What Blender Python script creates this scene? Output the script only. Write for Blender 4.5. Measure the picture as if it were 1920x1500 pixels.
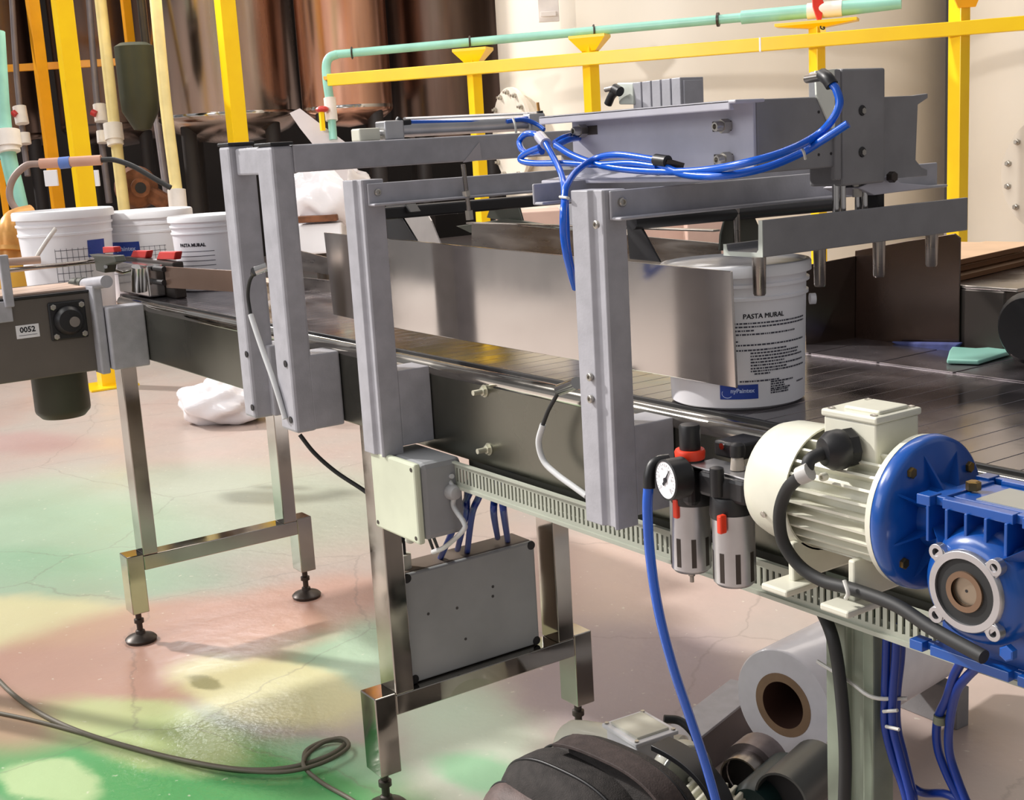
import bpy, bmesh, math, random
from mathutils import Vector, Matrix
random.seed(7)
for _o in list(bpy.data.objects): bpy.data.objects.remove(_o)
SC = bpy.context.scene
COL = SC.collection
# ------------------------------------------------------------ camera
F = 2401.0; CX, CY = 960.0, 750.0
RW = [Vector((0.5641098, 0.8237082, -0.0573147)), Vector((0.1296189, -0.1568936, -0.9790727)), Vector((-0.8154625, 0.5448754, -0.1952734))]
CAM = Vector((0, 0, 1.25))
cd = bpy.data.cameras.new('camera'); cd.sensor_width = 36; cd.lens = F*36/1920; cd.clip_end = 200; cd.clip_start = .02
cam = bpy.data.objects.new('camera', cd); COL.objects.link(cam)
M = Matrix.Identity(4)
for i in range(3):
    M[i][0] = RW[0][i]; M[i][1] = -RW[1][i]; M[i][2] = -RW[2][i]; M[i][3] = CAM[i]
cam.matrix_world = M
SC.camera = cam
# ------------------------------------------------------------ light
SC.view_settings.view_transform = 'Standard'; SC.view_settings.look = 'None'
SC.view_settings.exposure = 0.0; SC.view_settings.gamma = 1; SC.view_settings.use_curve_mapping = False
W = bpy.data.worlds.new('hall_light'); SC.world = W; W.use_nodes = True
_nt = W.node_tree; _bg = _nt.nodes['Background']
_N = _nt.nodes.new; _L = _nt.links.new
_tc = _N('ShaderNodeTexCoord'); _sp = _N('ShaderNodeSeparateXYZ'); _cr = _N('ShaderNodeValToRGB'); _mr = _N('ShaderNodeMapRange')
_L(_tc.outputs['Generated'], _sp.inputs[0]); _mr.inputs[1].default_value = -1; _L(_sp.outputs['Z'], _mr.inputs[0]); _L(_mr.outputs[0], _cr.inputs[0])
for _i, (_p, _c) in enumerate([(0, (.20, .185, .18)), (.47, (.50, .48, .48)), (.56, (.60, .58, .585)), (1, (.78, .77, .79))]):
    _e = _cr.color_ramp.elements[_i] if _i < 2 else _cr.color_ramp.elements.new(_p)
    _e.position = _p; _e.color = _c+(1,)
_mp = _N('ShaderNodeMapping'); _mp.inputs['Scale'].default_value = (2.6, 2.6, .7); _nz = _N('ShaderNodeTexNoise'); _nz.inputs['Scale'].default_value = 1.6; _nz.inputs['Detail'].default_value = 2
_L(_tc.outputs['Generated'], _mp.inputs[0]); _L(_mp.outputs[0], _nz.inputs[0])
_m2 = _N('ShaderNodeMapRange'); _m2.inputs[1].default_value = .38; _m2.inputs[2].default_value = .62; _m2.inputs[3].default_value = .45; _m2.inputs[4].default_value = 1.5; _L(_nz.outputs['Fac'], _m2.inputs[0])
_vm = _N('ShaderNodeVectorMath'); _vm.operation = 'SCALE'; _L(_cr.outputs[0], _vm.inputs[0]); _L(_m2.outputs[0], _vm.inputs['Scale']); _L(_vm.outputs[0], _bg.inputs[0])
_bg.inputs[1].default_value = 0.5
sd = bpy.data.lights.new('skylight_sun', 'SUN'); sd.energy = 3.7; sd.angle = math.radians(2.6); sd.color = (1, .95, .91)
so = bpy.data.objects.new('skylight_sun', sd); COL.objects.link(so)
so.rotation_euler = Vector((.267, .15, -.225)).to_track_quat('-Z', 'Y').to_euler()
def area(name, loc, tgt, sx, sy, e, col=(1, 1, 1)):
    l = bpy.data.lights.new(name, 'AREA'); l.shape = 'RECTANGLE'; l.size = sx; l.size_y = sy; l.energy = e; l.color = col
    o = bpy.data.objects.new(name, l); COL.objects.link(o); o.location = loc
    o.rotation_euler = (Vector(tgt)-Vector(loc)).to_track_quat('-Z', 'Y').to_euler()
area('roof_skylight', (-4, -2, 6), (-2.5, 1.5, 0), 5, 1.2, 170, (1, .97, .93))
area('front_fill', (-3.2, -3.7, 2.6), (-2.2, 1.2, .9), 3.6, 1.5, 70, (.97, .97, 1))  # added fill light from the front left; no window stands here
area('floor_glint_fill', (-7.6, 2.75, 2.7), (-2.5, .9, 0), 1.0, .6, 30, (.95, .97, 1))  # added light, placed to mirror off the wet floor patch
ld_ = bpy.data.lights.new('hall_spot', 'SPOT'); ld_.energy = 330; ld_.spot_size = math.radians(46); ld_.spot_blend = .3; ld_.shadow_soft_size = .09; ld_.color = (1, .95, .9)
lo_ = bpy.data.objects.new('hall_spot', ld_); COL.objects.link(lo_); lo_.location = (-2.6, -.8, 2.3)
lo_.rotation_euler = (Vector((-5.3, 5.2, 1.55))-lo_.location).to_track_quat('-Z', 'Y').to_euler()
area('roof_skylight_far', (-4.5, 3.2, 5.5), (-5, 4.2, 0), 5, 1, 120, (1, .9, .82))
# ------------------------------------------------------------ helpers
def ray(px, py):
    return RW[0]*((px-CX)/F) + RW[1]*((py-CY)/F) + RW[2]
def P(px, py, x=None, y=None, z=None, d=None):
    r = ray(px, py)
    if d is not None: return CAM + r*d
    if x is not None: t = (x-CAM.x)/r.x
    elif y is not None: t = (y-CAM.y)/r.y
    else: t = (z-CAM.z)/r.z
    return CAM + r*t
def lin(c):
    c = c/255.0
    return c/12.92 if c <= .04045 else ((c+.055)/1.055)**2.4
def rgb(r, g, b): return (lin(r), lin(g), lin(b), 1)
MATS = {}
def mat(name, col, rough=.5, metal=0.0, noise=0.0, nscale=8.0, bump=0.0, bscale=60.0, coat=0.0, trans=0.0, rnoise=0.0, stretch=None, alpha=1.0, spec=None):
    if name in MATS: return MATS[name]
    m = bpy.data.materials.new(name); m.use_nodes = True; nt = m.node_tree; b = nt.nodes['Principled BSDF']
    c = rgb(*col)
    b.inputs['Base Color'].default_value = c; b.inputs['Roughness'].default_value = rough; b.inputs['Metallic'].default_value = metal
    if coat: b.inputs['Coat Weight'].default_value = coat; b.inputs['Coat Roughness'].default_value = .1
    if trans: b.inputs['Transmission Weight'].default_value = trans
    if alpha < 1: b.inputs['Alpha'].default_value = alpha
    if spec is not None: b.inputs['Specular IOR Level'].default_value = spec
    tc = nt.nodes.new('ShaderNodeTexCoord'); mp = nt.nodes.new('ShaderNodeMapping'); nt.links.new(tc.outputs['Object'], mp.inputs[0])
    if stretch: mp.inputs['Scale'].default_value = stretch
    n = nt.nodes.new('ShaderNodeTexNoise'); n.inputs['Scale'].default_value = nscale; n.inputs['Detail'].default_value = 5
    nt.links.new(mp.outputs[0], n.inputs[0])
    nz = noise or .08
    mx = nt.nodes.new('ShaderNodeMix'); mx.data_type = 'RGBA'
    mx.inputs['A'].default_value = tuple(max(0, v*(1-nz)) for v in c[:3])+(1,); mx.inputs['B'].default_value = tuple(min(1, v*(1+nz)) for v in c[:3])+(1,)
    rr = nt.nodes.new('ShaderNodeMapRange'); rr.inputs[1].default_value = .35; rr.inputs[2].default_value = .65
    nt.links.new(n.outputs['Fac'], rr.inputs[0]); nt.links.new(rr.outputs[0], mx.inputs['Factor']); nt.links.new(mx.outputs['Result'], b.inputs['Base Color'])
    if rnoise:
        r2 = nt.nodes.new('ShaderNodeMapRange'); r2.inputs[1].default_value = .35; r2.inputs[2].default_value = .65
        r2.inputs[3].default_value = max(.03, rough-rnoise); r2.inputs[4].default_value = rough+rnoise
        nt.links.new(n.outputs['Fac'], r2.inputs[0]); nt.links.new(r2.outputs[0], b.inputs['Roughness'])
    if bump:
        n2 = nt.nodes.new('ShaderNodeTexNoise'); n2.inputs['Scale'].default_value = bscale; n2.inputs['Detail'].default_value = 4
        nt.links.new(mp.outputs[0], n2.inputs[0])
        bp = nt.nodes.new('ShaderNodeBump'); bp.inputs['Strength'].default_value = bump; bp.inputs['Distance'].default_value = .002
        nt.links.new(n2.outputs['Fac'], bp.inputs['Height']); nt.links.new(bp.outputs[0], b.inputs['Normal'])
    MATS[name] = m
    return m
GREY = mat('grey_enamel', (170, 170, 176), .42, 0, .08, 30, .15, 250)
GREYD = mat('grey_enamel_deep', (134, 134, 136), .45, 0, .08, 20, .15, 250)
SST = mat('stainless_polished', (176, 172, 164), .09, 1, .12, 6, .12, 6, rnoise=.08)
SSB = mat('stainless_brushed', (160, 154, 148), .3, 1, .15, 5, .06, 10, rnoise=.1, stretch=(1, 1, 6))
SSD = mat('stainless_side_panel', (116, 116, 106), .3, 1, .12, 3, .03, 5, rnoise=.06)
ALU = mat('aluminium', (196, 196, 198), .32, .85, .08, 20)
CHR = mat('chrome', (210, 208, 205), .12, 1)
BLK = mat('black_plastic', (28, 28, 30), .42)
BLKR = mat('black_rubber', (36, 37, 37), .6)
DARK = mat('dark_steel', (70, 64, 60), .4, .6)
BLUEH = mat('blue_hose', (0, 92, 208), .25, 0, .05, coat=.4)
BLUED = mat('blue_hose_deep', (14, 50, 136), .35)
BLUEP = mat('blue_enamel', (14, 78, 160), .28, 0, .12, 12, .05, 40, coat=.35)
CREAM = mat('cream_enamel', (218, 217, 200), .38, 0, .05, 20, .05, 100, coat=.2)
WHT = mat('white_plastic', (240, 240, 244), .38, 0, .02)
WHTL = mat('white_lid_plastic', (240, 240, 242), .35, 0, .02)
PALE = mat('pale_box_plastic', (196, 198, 184), .45)
ORNG = mat('orange_plastic', (240, 66, 36), .4)
RED = mat('red_plastic', (190, 46, 40), .4)
YEL = mat('yellow_enamel', (255, 208, 0), .38, 0, .04, 6, coat=.2)
YELO = mat('orange_yellow_enamel', (246, 168, 4), .4, 0, .06, 6, coat=.2)
TEAL = mat('teal_pvc', (146, 204, 188), .35)
CRPIPE = mat('cream_pvc', (236, 218, 152), .4)
PIPEW = mat('white_pvc', (236, 230, 222), .4)
CTANK = mat('cream_tank_paint', (228, 220, 206), .42, 0, .03, 2)
BTANK = mat('bronze_stainless', (172, 156, 146), .22, 1, .2, 2.2, .2, 2, rnoise=.08, stretch=(3, 3, .25))
BTANK2 = mat('dark_stainless', (120, 104, 96), .25, 1, .25, 2.2, .2, 2, stretch=(3, 3, .25))
RUST = mat('rusty_iron', (120, 76, 50), .75, .2, .3, 20)
BRASS = mat('bronze_pipe', (205, 150, 80), .4, .3, .15, 20)
INK = mat('black_ink', (26, 24, 34), .6)
INKG = mat('grey_ink', (62, 62, 76), .6)
LOGO = mat('blue_print', (34, 66, 158), .45)
LOGOW = mat('light_print', (190, 206, 246), .5)
CLOTH = mat('black_fabric', (50, 46, 44), .85, 0, .25, 60, .6, 400)
CLOTHB = mat('brown_fabric', (96, 80, 76), .6, 0, .2, 40, .4, 300)
TAN = mat('tan_trim', (186, 148, 118), .7)
CARD = mat('cardboard', (206, 172, 138), .8, 0, .08, 10)
CARDE = mat('cardboard_edge', (112, 74, 42), .85)
FILM = mat('stretch_film', (240, 238, 242), .3, 0, .03, 30, coat=.3)
CORE = mat('cardboard_core', (150, 122, 94), .8, 0, .1, 20)
BAGM = mat('white_plastic_film', (240, 238, 242), .25, 0, .03, 5, .5, 14, coat=.3)
GREENB = mat('grey_green_column', (132, 142, 126), .42, .2, .1, 20)
DUCT = mat('duct_grey', (168, 172, 158), .5)
CBOX = mat('control_box_grey', (172, 175, 174), .5, 0, .1, 6)
CABLE = mat('white_cable_sleeve', (206, 208, 208), .5)
CBLG = mat('grey_cable', (98, 92, 78), .6)
TIE = mat('zip_tie', (206, 206, 200), .5)
BOLTM = mat('zinc_bolt', (180, 176, 168), .3, .9)
GOLDB = mat('yellow_zinc_bolt', (150, 122, 70), .35, .9)
OLIVE = mat('olive_motor_paint', (58, 60, 44), .5)
TEALD = mat('dark_teal_paint', (20, 44, 44), .4)
BLUEC = mat('blue_tarp_stand_in', (62, 70, 122), .8, 0, .3, 30, .6, 60)
BRKT = mat('dark_green_shade_metal', (84, 86, 78), .4, .6)

class MB:
    def __init__(s): s.v = []; s.f = []; s.sm = []
    def add(s, vs, fs, smooth=False):
        o = len(s.v); s.v += [Vector(v) for v in vs]; s.f += [tuple(i+o for i in f) for f in fs]; s.sm += [smooth]*len(fs); return s
    def box(s, x0, x1, y0, y1, z0, z1):
        vs = [(x, y, z) for x in (x0, x1) for y in (y0, y1) for z in (z0, z1)]
        return s.add(vs, [(0, 1, 3, 2), (4, 6, 7, 5), (0, 4, 5, 1), (2, 3, 7, 6), (0, 2, 6, 4), (1, 5, 7, 3)])
    def obox(s, c, ax, ay, az, hx, hy, hz):
        c = Vector(c); vs = [c+ax*(hx*i)+ay*(hy*j)+az*(hz*k) for i in (-1, 1) for j in (-1, 1) for k in (-1, 1)]
        return s.add(vs, [(0, 1, 3, 2), (4, 6, 7, 5), (0, 4, 5, 1), (2, 3, 7, 6), (0, 2, 6, 4), (1, 5, 7, 3)])
    def beam(s, p0, p1, w, h, up=(0, 0, 1)):
        p0, p1 = Vector(p0), Vector(p1); a = (p1-p0); L = a.length; a.normalize(); u = Vector(up)
        sd = a.cross(u); sd.normalize(); u = sd.cross(a)
        return s.obox((p0+p1)/2, a, sd, u, L/2, w/2, h/2)
    def prism(s, pts, vec):
        pts = [Vector(p) for p in pts]; vec = Vector(vec); n = len(pts)
        fs = [tuple(range(n)), tuple(range(2*n-1, n-1, -1))]+[(i, n+i, n+(i+1) % n, (i+1) % n) for i in range(n)]
        return s.add(pts+[p+vec for p in pts], fs)
    def lathe(s, prof, o, ax=(0, 0, 1), n=32, cap=True, smooth=True, a0=0, a1=None):
        o = Vector(o); ax = Vector(ax).normalized(); t = Vector((1, 0, 0)) if abs(ax.x) < .9 else Vector((0, 1, 0))
        u = ax.cross(t).normalized(); w = ax.cross(u); vs = []; fs = []
        for r, h in prof:
            for i in range(n):
                a = 2*math.pi*i/n; vs.append(o+ax*h+(u*math.cos(a)+w*math.sin(a))*r)
        for k in range(len(prof)-1):
            for i in range(n):
                j = (i+1) % n; fs.append((k*n+i, k*n+j, (k+1)*n+j, (k+1)*n+i))
        if cap:
            if prof[0][0] > 1e-5: fs.append(tuple(range(n-1, -1, -1)))
            if prof[-1][0] > 1e-5: fs.append(tuple((len(prof)-1)*n+i for i in range(n)))
        return s.add(vs, fs, smooth)
    def cyl(s, p0, p1, r, r2=None, n=24, cap=True):
        p0, p1 = Vector(p0), Vector(p1); L = (p1-p0).length
        return s.lathe([(r, 0), (r if r2 is None else r2, L)], p0, p1-p0, n, cap)
    def pipe(s, p0, p1, ro, ri, n=32):
        p0, p1 = Vector(p0), Vector(p1); L = (p1-p0).length
        return s.lathe([(ri, 0), (ro, 0), (ro, L), (ri, L), (ri, 0)], p0, p1-p0, n, False)
    def ball(s, c, r, sx=1, sy=1, sz=1, n=16, jit=0, seed=0):
        rnd = random.Random(seed); vs = []; fs = []; m = n//2; c = Vector(c)
        for k in range(m+1):
            th = math.pi*k/m
            for i in range(n):
                a = 2*math.pi*i/n; q = 1+jit*(rnd.random()-.5)
                vs.append(c+Vector((r*sx*q*math.sin(th)*math.cos(a), r*sy*q*math.sin(th)*math.sin(a), r*sz*q*math.cos(th))))
        for k in range(m):
            for i in range(n):
                j = (i+1) % n; fs.append((k*n+i, (k+1)*n+i, (k+1)*n+j, k*n+j))
        return s.add(vs, fs, True)
    def tube(s, pts, r, n=10, res=6, closed=False):
        pts = [Vector(p) for p in pts]
        if len(pts) > 2:
            q = []
            ex = [pts[0]*2-pts[1]]+pts+[pts[-1]*2-pts[-2]]
            for i in range(1, len(ex)-2):
                for k in range(res):
                    t = k/res; a, b, c, d = ex[i-1:i+3]
                    q.append(.5*((2*b)+(c-a)*t+(2*a-5*b+4*c-d)*t*t+(3*b-a-3*c+d)*t*t*t))
            q.append(pts[-1]); pts = q
        vs = []; fs = []; prev = None
        for i, p in enumerate(pts):
            tg = (pts[min(i+1, len(pts)-1)]-pts[max(i-1, 0)])
            if tg.length < 1e-9: tg = Vector((0, 0, 1))
            tg.normalize()
            if prev is None:
                t = Vector((0, 0, 1)) if abs(tg.z) < .9 else Vector((1, 0, 0)); u = tg.cross(t).normalized()
            else:
                u = prev-tg*prev.dot(tg)
                u = u.normalized() if u.length > 1e-6 else tg.cross(Vector((0, 0, 1))).normalized()
            prev = u; w = tg.cross(u)
            for k in range(n):
                a = 2*math.pi*k/n; vs.append(p+(u*math.cos(a)+w*math.sin(a))*r)
        for i in range(len(pts)-1):
            for k in range(n):
                j = (k+1) % n; fs.append((i*n+k, i*n+j, (i+1)*n+j, (i+1)*n+k))
        fs.append(tuple(range(n-1, -1, -1))); fs.append(tuple((len(pts)-1)*n+k for k in range(n)))
        return s.add(vs, fs, True)
    def build(s, name, m, parent=None, bevel=0.0, loc=None):
        org = Vector((0, 0, 0))
        if parent is not None: org = ORG[parent.name]
        elif loc is not None: org = Vector(loc)
        elif s.v:
            xs = [v.x for v in s.v]; ys = [v.y for v in s.v]; zs = [v.z for v in s.v]
            org = Vector(((min(xs)+max(xs))/2, (min(ys)+max(ys))/2, min(zs)))
        me = bpy.data.meshes.new(name); me.from_pydata([tuple(v-org) for v in s.v], [], s.f)
        me.materials.append(m)
        bm = bmesh.new(); bm.from_mesh(me); bmesh.ops.recalc_face_normals(bm, faces=bm.faces); bm.to_mesh(me); bm.free()
        for p, q in zip(me.polygons, s.sm): p.use_smooth = q
        if any(s.sm): me.set_sharp_from_angle(angle=math.radians(40))
        o = bpy.data.objects.new(name, me); COL.objects.link(o)
        if parent is not None: o.parent = parent
        else: o.location = org
        ORG[o.name] = org
        if bevel:
            b = o.modifiers.new('bevel', 'BEVEL'); b.width = bevel; b.segments = 2; b.limit_method = 'ANGLE'; b.angle_limit = math.radians(50)
        return o
ORG = {}
def tag(o, label, cat, group=None):
    o['label'] = label; o['category'] = cat
    if group: o['group'] = group
    return o
def thing(name, label, cat, loc, group=None):
    o = bpy.data.objects.new(name, None); COL.objects.link(o); o.location = loc; o.empty_display_size = .05
    ORG[o.name] = Vector(loc); return tag(o, label, cat, group)
def dup(o, dloc, label=None):
    r = o.copy(); COL.objects.link(r); r.location = Vector(o.location)+Vector(dloc)
    if label: r['label'] = label
    for c in o.children:
        k = c.copy(); COL.objects.link(k); k.parent = r
        for g in c.children:
            h = g.copy(); COL.objects.link(h); h.parent = k
    return r
def struct(o): o['kind'] = 'structure'; return o
def text(body, size, bold=0.0, space=1.0):
    cu = bpy.data.curves.new('t', 'FONT'); cu.body = body; cu.size = size; cu.align_x = 'CENTER'; cu.align_y = 'CENTER'; cu.resolution_u = 2
    cu.offset = bold; cu.space_character = space
    to = bpy.data.objects.new('t', cu); COL.objects.link(to)
    dg = bpy.context.evaluated_depsgraph_get(); me = to.evaluated_get(dg).to_mesh()
    vs = [v.co.copy() for v in me.vertices]; fs = [tuple(p.vertices) for p in me.polygons]
    to.evaluated_get(dg).to_mesh_clear(); bpy.data.objects.remove(to); bpy.data.curves.remove(cu)
    return vs, fs
def hexbolt(mb, c, ax, r, h):
    mb.lathe([(r, 0), (r, h), (r*.8, h*1.1)], c, ax, 6, True, False); return mb
def sock(mb, c, ax, r, h):   # socket-head screw
    return mb.lathe([(0, 0), (r, 0), (r, h*.8), (r*.8, h), (r*.5, h), (r*.5, h*.6), (0, h*.6)], c, ax, 16)
# ------------------------------------------------------------ the setting
def floor_mat():
    m = bpy.data.materials.new('painted_concrete'); m.use_nodes = True; nt = m.node_tree; b = nt.nodes['Principled BSDF']; L = nt.links.new
    tc = nt.nodes.new('ShaderNodeTexCoord')
    nz = nt.nodes.new('ShaderNodeTexNoise'); nz.inputs['Scale'].default_value = 3.2; nz.inputs['Detail'].default_value = 9; nz.inputs['Roughness'].default_value = .62; L(tc.outputs['Object'], nz.inputs[0])
    nc = nt.nodes.new('ShaderNodeVectorMath'); nc.operation = 'SUBTRACT'; L(nz.outputs['Color'], nc.inputs[0]); nc.inputs[1].default_value = (.5, .5, .5)
    ns = nt.nodes.new('ShaderNodeVectorMath'); ns.operation = 'SCALE'; L(nc.outputs[0], ns.inputs[0]); ns.inputs['Scale'].default_value = .16
    wp = nt.nodes.new('ShaderNodeVectorMath'); wp.operation = 'ADD'; L(tc.outputs['Object'], wp.inputs[0]); L(ns.outputs[0], wp.inputs[1])
    n2 = nt.nodes.new('ShaderNodeTexNoise'); n2.inputs['Scale'].default_value = 1.3; n2.inputs['Detail'].default_value = 6; L(tc.outputs['Object'], n2.inputs[0])
    mx = nt.nodes.new('ShaderNodeMix'); mx.data_type = 'RGBA'; mx.inputs['A'].default_value = rgb(188, 169, 160); mx.inputs['B'].default_value = rgb(172, 163, 155)
    rr = nt.nodes.new('ShaderNodeMapRange'); rr.inputs[1].default_value = .4; rr.inputs[2].default_value = .62; L(n2.outputs['Fac'], rr.inputs[0]); L(rr.outputs[0], mx.inputs['Factor'])
    cur = mx.outputs['Result']
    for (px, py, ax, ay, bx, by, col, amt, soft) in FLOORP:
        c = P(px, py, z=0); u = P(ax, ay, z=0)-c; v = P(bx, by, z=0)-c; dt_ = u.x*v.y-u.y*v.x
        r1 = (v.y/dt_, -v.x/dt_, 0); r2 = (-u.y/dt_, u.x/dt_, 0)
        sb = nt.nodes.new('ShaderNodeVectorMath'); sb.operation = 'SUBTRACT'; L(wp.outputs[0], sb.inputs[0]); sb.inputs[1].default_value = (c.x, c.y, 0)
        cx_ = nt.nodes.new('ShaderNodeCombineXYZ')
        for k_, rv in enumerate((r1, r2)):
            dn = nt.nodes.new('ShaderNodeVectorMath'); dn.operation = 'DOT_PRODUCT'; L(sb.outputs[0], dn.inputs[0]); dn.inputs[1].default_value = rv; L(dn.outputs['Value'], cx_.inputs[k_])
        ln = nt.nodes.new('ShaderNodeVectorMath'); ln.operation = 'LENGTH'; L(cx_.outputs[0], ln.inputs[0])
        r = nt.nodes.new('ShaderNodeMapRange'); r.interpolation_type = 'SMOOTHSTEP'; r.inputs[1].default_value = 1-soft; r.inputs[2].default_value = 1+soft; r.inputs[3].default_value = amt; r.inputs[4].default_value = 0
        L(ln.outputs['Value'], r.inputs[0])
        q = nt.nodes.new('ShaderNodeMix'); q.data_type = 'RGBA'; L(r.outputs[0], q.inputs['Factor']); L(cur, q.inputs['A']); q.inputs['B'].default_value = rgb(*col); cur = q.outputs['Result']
    # light speckle
    n3 = nt.nodes.new('ShaderNodeTexNoise'); n3.inputs['Scale'].default_value = 45; n3.inputs['Detail'].default_value = 3; L(tc.outputs['Object'], n3.inputs[0])
    r3 = nt.nodes.new('ShaderNodeMapRange'); r3.inputs[1].default_value = .68; r3.inputs[2].default_value = .74; r3.inputs[4].default_value = .5; L(n3.outputs['Fac'], r3.inputs[0])
    q = nt.nodes.new('ShaderNodeMix'); q.data_type = 'RGBA'; L(r3.outputs[0], q.inputs['Factor']); L(cur, q.inputs['A']); q.inputs['B'].default_value = rgb(224, 222, 205); cur = q.outputs['Result']
    # thin cracks
    vo = nt.nodes.new('ShaderNodeTexVoronoi'); vo.feature = 'DISTANCE_TO_EDGE'; vo.inputs['Scale'].default_value = 1.1; L(wp.outputs[0], vo.inputs[0])
    r4 = nt.nodes.new('ShaderNodeMapRange'); r4.inputs[1].default_value = 0; r4.inputs[2].default_value = .006; r4.inputs[3].default_value = .35; r4.inputs[4].default_value = 0; L(vo.outputs['Distance'], r4.inputs[0])
    q = nt.nodes.new('ShaderNodeMix'); q.data_type = 'RGBA'; L(r4.outputs[0], q.inputs['Factor']); L(cur, q.inputs['A']); q.inputs['B'].default_value = rgb(120, 110, 104); cur = q.outputs['Result']
    L(cur, b.inputs['Base Color'])
    r5 = nt.nodes.new('ShaderNodeMapRange'); r5.inputs[1].default_value = .35; r5.inputs[2].default_value = .65; r5.inputs[3].default_value = .28; r5.inputs[4].default_value = .5; L(n2.outputs['Fac'], r5.inputs[0]); wc_ = P(430, 1410, z=0)
    dv = nt.nodes.new('ShaderNodeVectorMath'); dv.operation = 'DISTANCE'; L(wp.outputs[0], dv.inputs[0]); dv.inputs[1].default_value = (wc_.x, wc_.y, 0)
    wr_ = nt.nodes.new('ShaderNodeMapRange'); wr_.inputs[1].default_value = .16; wr_.inputs[2].default_value = .34; wr_.inputs[3].default_value = 1; wr_.inputs[4].default_value = 0; L(dv.outputs['Value'], wr_.inputs[0])
    mr_ = nt.nodes.new('ShaderNodeMix'); L(wr_.outputs[0], mr_.inputs['Factor']); L(r5.outputs[0], mr_.inputs['A']); mr_.inputs['B'].default_value = .1; L(mr_.outputs['Result'], b.inputs['Roughness'])
    bp = nt.nodes.new('ShaderNodeBump'); bp.inputs['Strength'].default_value = .25; bp.inputs['Distance'].default_value = .01
    n6 = nt.nodes.new('ShaderNodeTexNoise'); n6.inputs['Scale'].default_value = 14; n6.inputs['Detail'].default_value = 6; L(tc.outputs['Object'], n6.inputs[0]); n7 = nt.nodes.new('ShaderNodeTexNoise'); n7.inputs['Scale'].default_value = 70; n7.inputs['Detail'].default_value = 3; L(tc.outputs['Object'], n7.inputs[0])
    m7 = nt.nodes.new('ShaderNodeMath'); m7.operation = 'MULTIPLY'; L(n7.outputs['Fac'], m7.inputs[0]); L(wr_.outputs[0], m7.inputs[1])
    m8 = nt.nodes.new('ShaderNodeMath'); m8.operation = 'MULTIPLY_ADD'; L(m7.outputs[0], m8.inputs[0]); m8.inputs[1].default_value = .8; L(n6.outputs['Fac'], m8.inputs[2]); L(m8.outputs[0], bp.inputs['Height']); L(bp.outputs[0], b.inputs['Normal'])
    return m
G1 = (78, 156, 92); G2 = (148, 182, 152); Y1 = (212, 206, 160); SHADE_PK = (184, 142, 124); SHADE_PUR = (152, 138, 144)  # the pink and purple-grey tones hold floor shade as colour
FLOORP = [
 (250, 960, 800, 930, 260, 1075, (172, 182, 164), .85, .3),
 (120, 1000, 360, 980, 160, 1085, (146, 178, 150), .7, .5),
 (40, 930, 160, 915, 60, 960, (150, 172, 146), .5, .6),
 (60, 1075, 420, 1085, 80, 1130, (140, 178, 148), .7, .4),
 (20, 1165, 270, 1150, 40, 1215, (206, 202, 156), .85, .3),
 (1080, 1080, 1330, 1080, 1090, 1180, (204, 176, 164), .5, .5),
 (1180, 1270, 1420, 1290, 1200, 1170, SHADE_PUR, .8, .3),  # purple-grey shade beside the second leg, painted in
 (200, 1430, 760, 1480, 60, 1310, G1, .95, .25),
 (560, 1240, 760, 1190, 600, 1330, (158, 196, 164), .8, .3),
 (880, 1390, 1010, 1400, 880, 1500, (186, 200, 180), .8, .4),
 (800, 1280, 930, 1300, 800, 1370, (176, 198, 176), .6, .5),
 (900, 1450, 980, 1460, 920, 1490, (134, 188, 146), .8, .4),
 (220, 1240, 560, 1140, 290, 1345, SHADE_PK, .82, .22),  # pink band through the feet: shade put into the floor colour
 (560, 1140, 760, 1090, 590, 1190, (196, 152, 134), .8, .4),  # orange-pink highlight painted into the floor colour
 (500, 1290, 690, 1310, 520, 1355, Y1, .92, .2),
 (270, 1370, 470, 1390, 300, 1440, (186, 198, 142), .85, .25),
 (640, 1420, 760, 1440, 650, 1460, (150, 194, 158), .7, .4),
 (90, 1465, 190, 1470, 100, 1510, (184, 204, 154), .85, .2),
 (380, 1280, 410, 1282, 384, 1294, (138, 134, 96), .8, .3),
 (40, 830, 150, 826, 60, 850, (176, 144, 140), .7, .5),  # mauve streak, shade painted as colour
]
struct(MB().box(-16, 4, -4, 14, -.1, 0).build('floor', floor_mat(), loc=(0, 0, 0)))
wm = mat('dark_wall_paint', (60, 54, 50), .8, 0, .3, .8)
struct(MB().box(-16, -15.8, -4, 14, 0, 4.2).build('wall_left', wm, loc=(0, 0, 0)))
struct(MB().box(-16, 4, 13.8, 14, 0, 6).build('wall_back', wm, loc=(0, 0, 0)))

# ------------------------------------------------------------ slat conveyor
BZ = .912
cv = thing('slat_conveyor', 'long stainless slat conveyor on tube legs running across the hall', 'conveyor', (-2.0, 1.25, 0))
MB().box(-3.46, .5, 1.05, 1.06, .757, .90).build('side_panel', SSD, cv, .003)
MB().box(-3.46, .5, 1.44, 1.45, .757, .90).build('side_panel', SSD, cv, .003)
MB().cyl((-3.46, 1.0635, .8935), (.5, 1.0635, .8935), .0155, n=40).build('edge_rail', SST, cv)
MB().box(-3.46, .5, 1.064, 1.07, .9, .9135).build('edge_strip', BLK, cv, .001)
bt = MB()
bt.box(-3.5, .5, 1.07, 1.44, .895, .908)
x = -3.5
while x < .46:
    bt.box(x, x+.0371, 1.071, 1.439, .907, BZ); x += .038
def belt_mat():
    m = mat('belt_slats', (132, 126, 130), .2, .85, .25, 5, .12, 20, rnoise=.1); return m
bt.build('belt', belt_mat(), cv, .0006)
tp = MB(); tp.box(-1.62, -.3, 1.441, 1.60, .9, BZ)
for k in range(9): tp.box(-1.6+k*.13, -1.6+k*.13+.126, 1.445, 1.598, .908, .9135)
tp.build('transfer_plate', belt_mat(), cv, .001)
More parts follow.
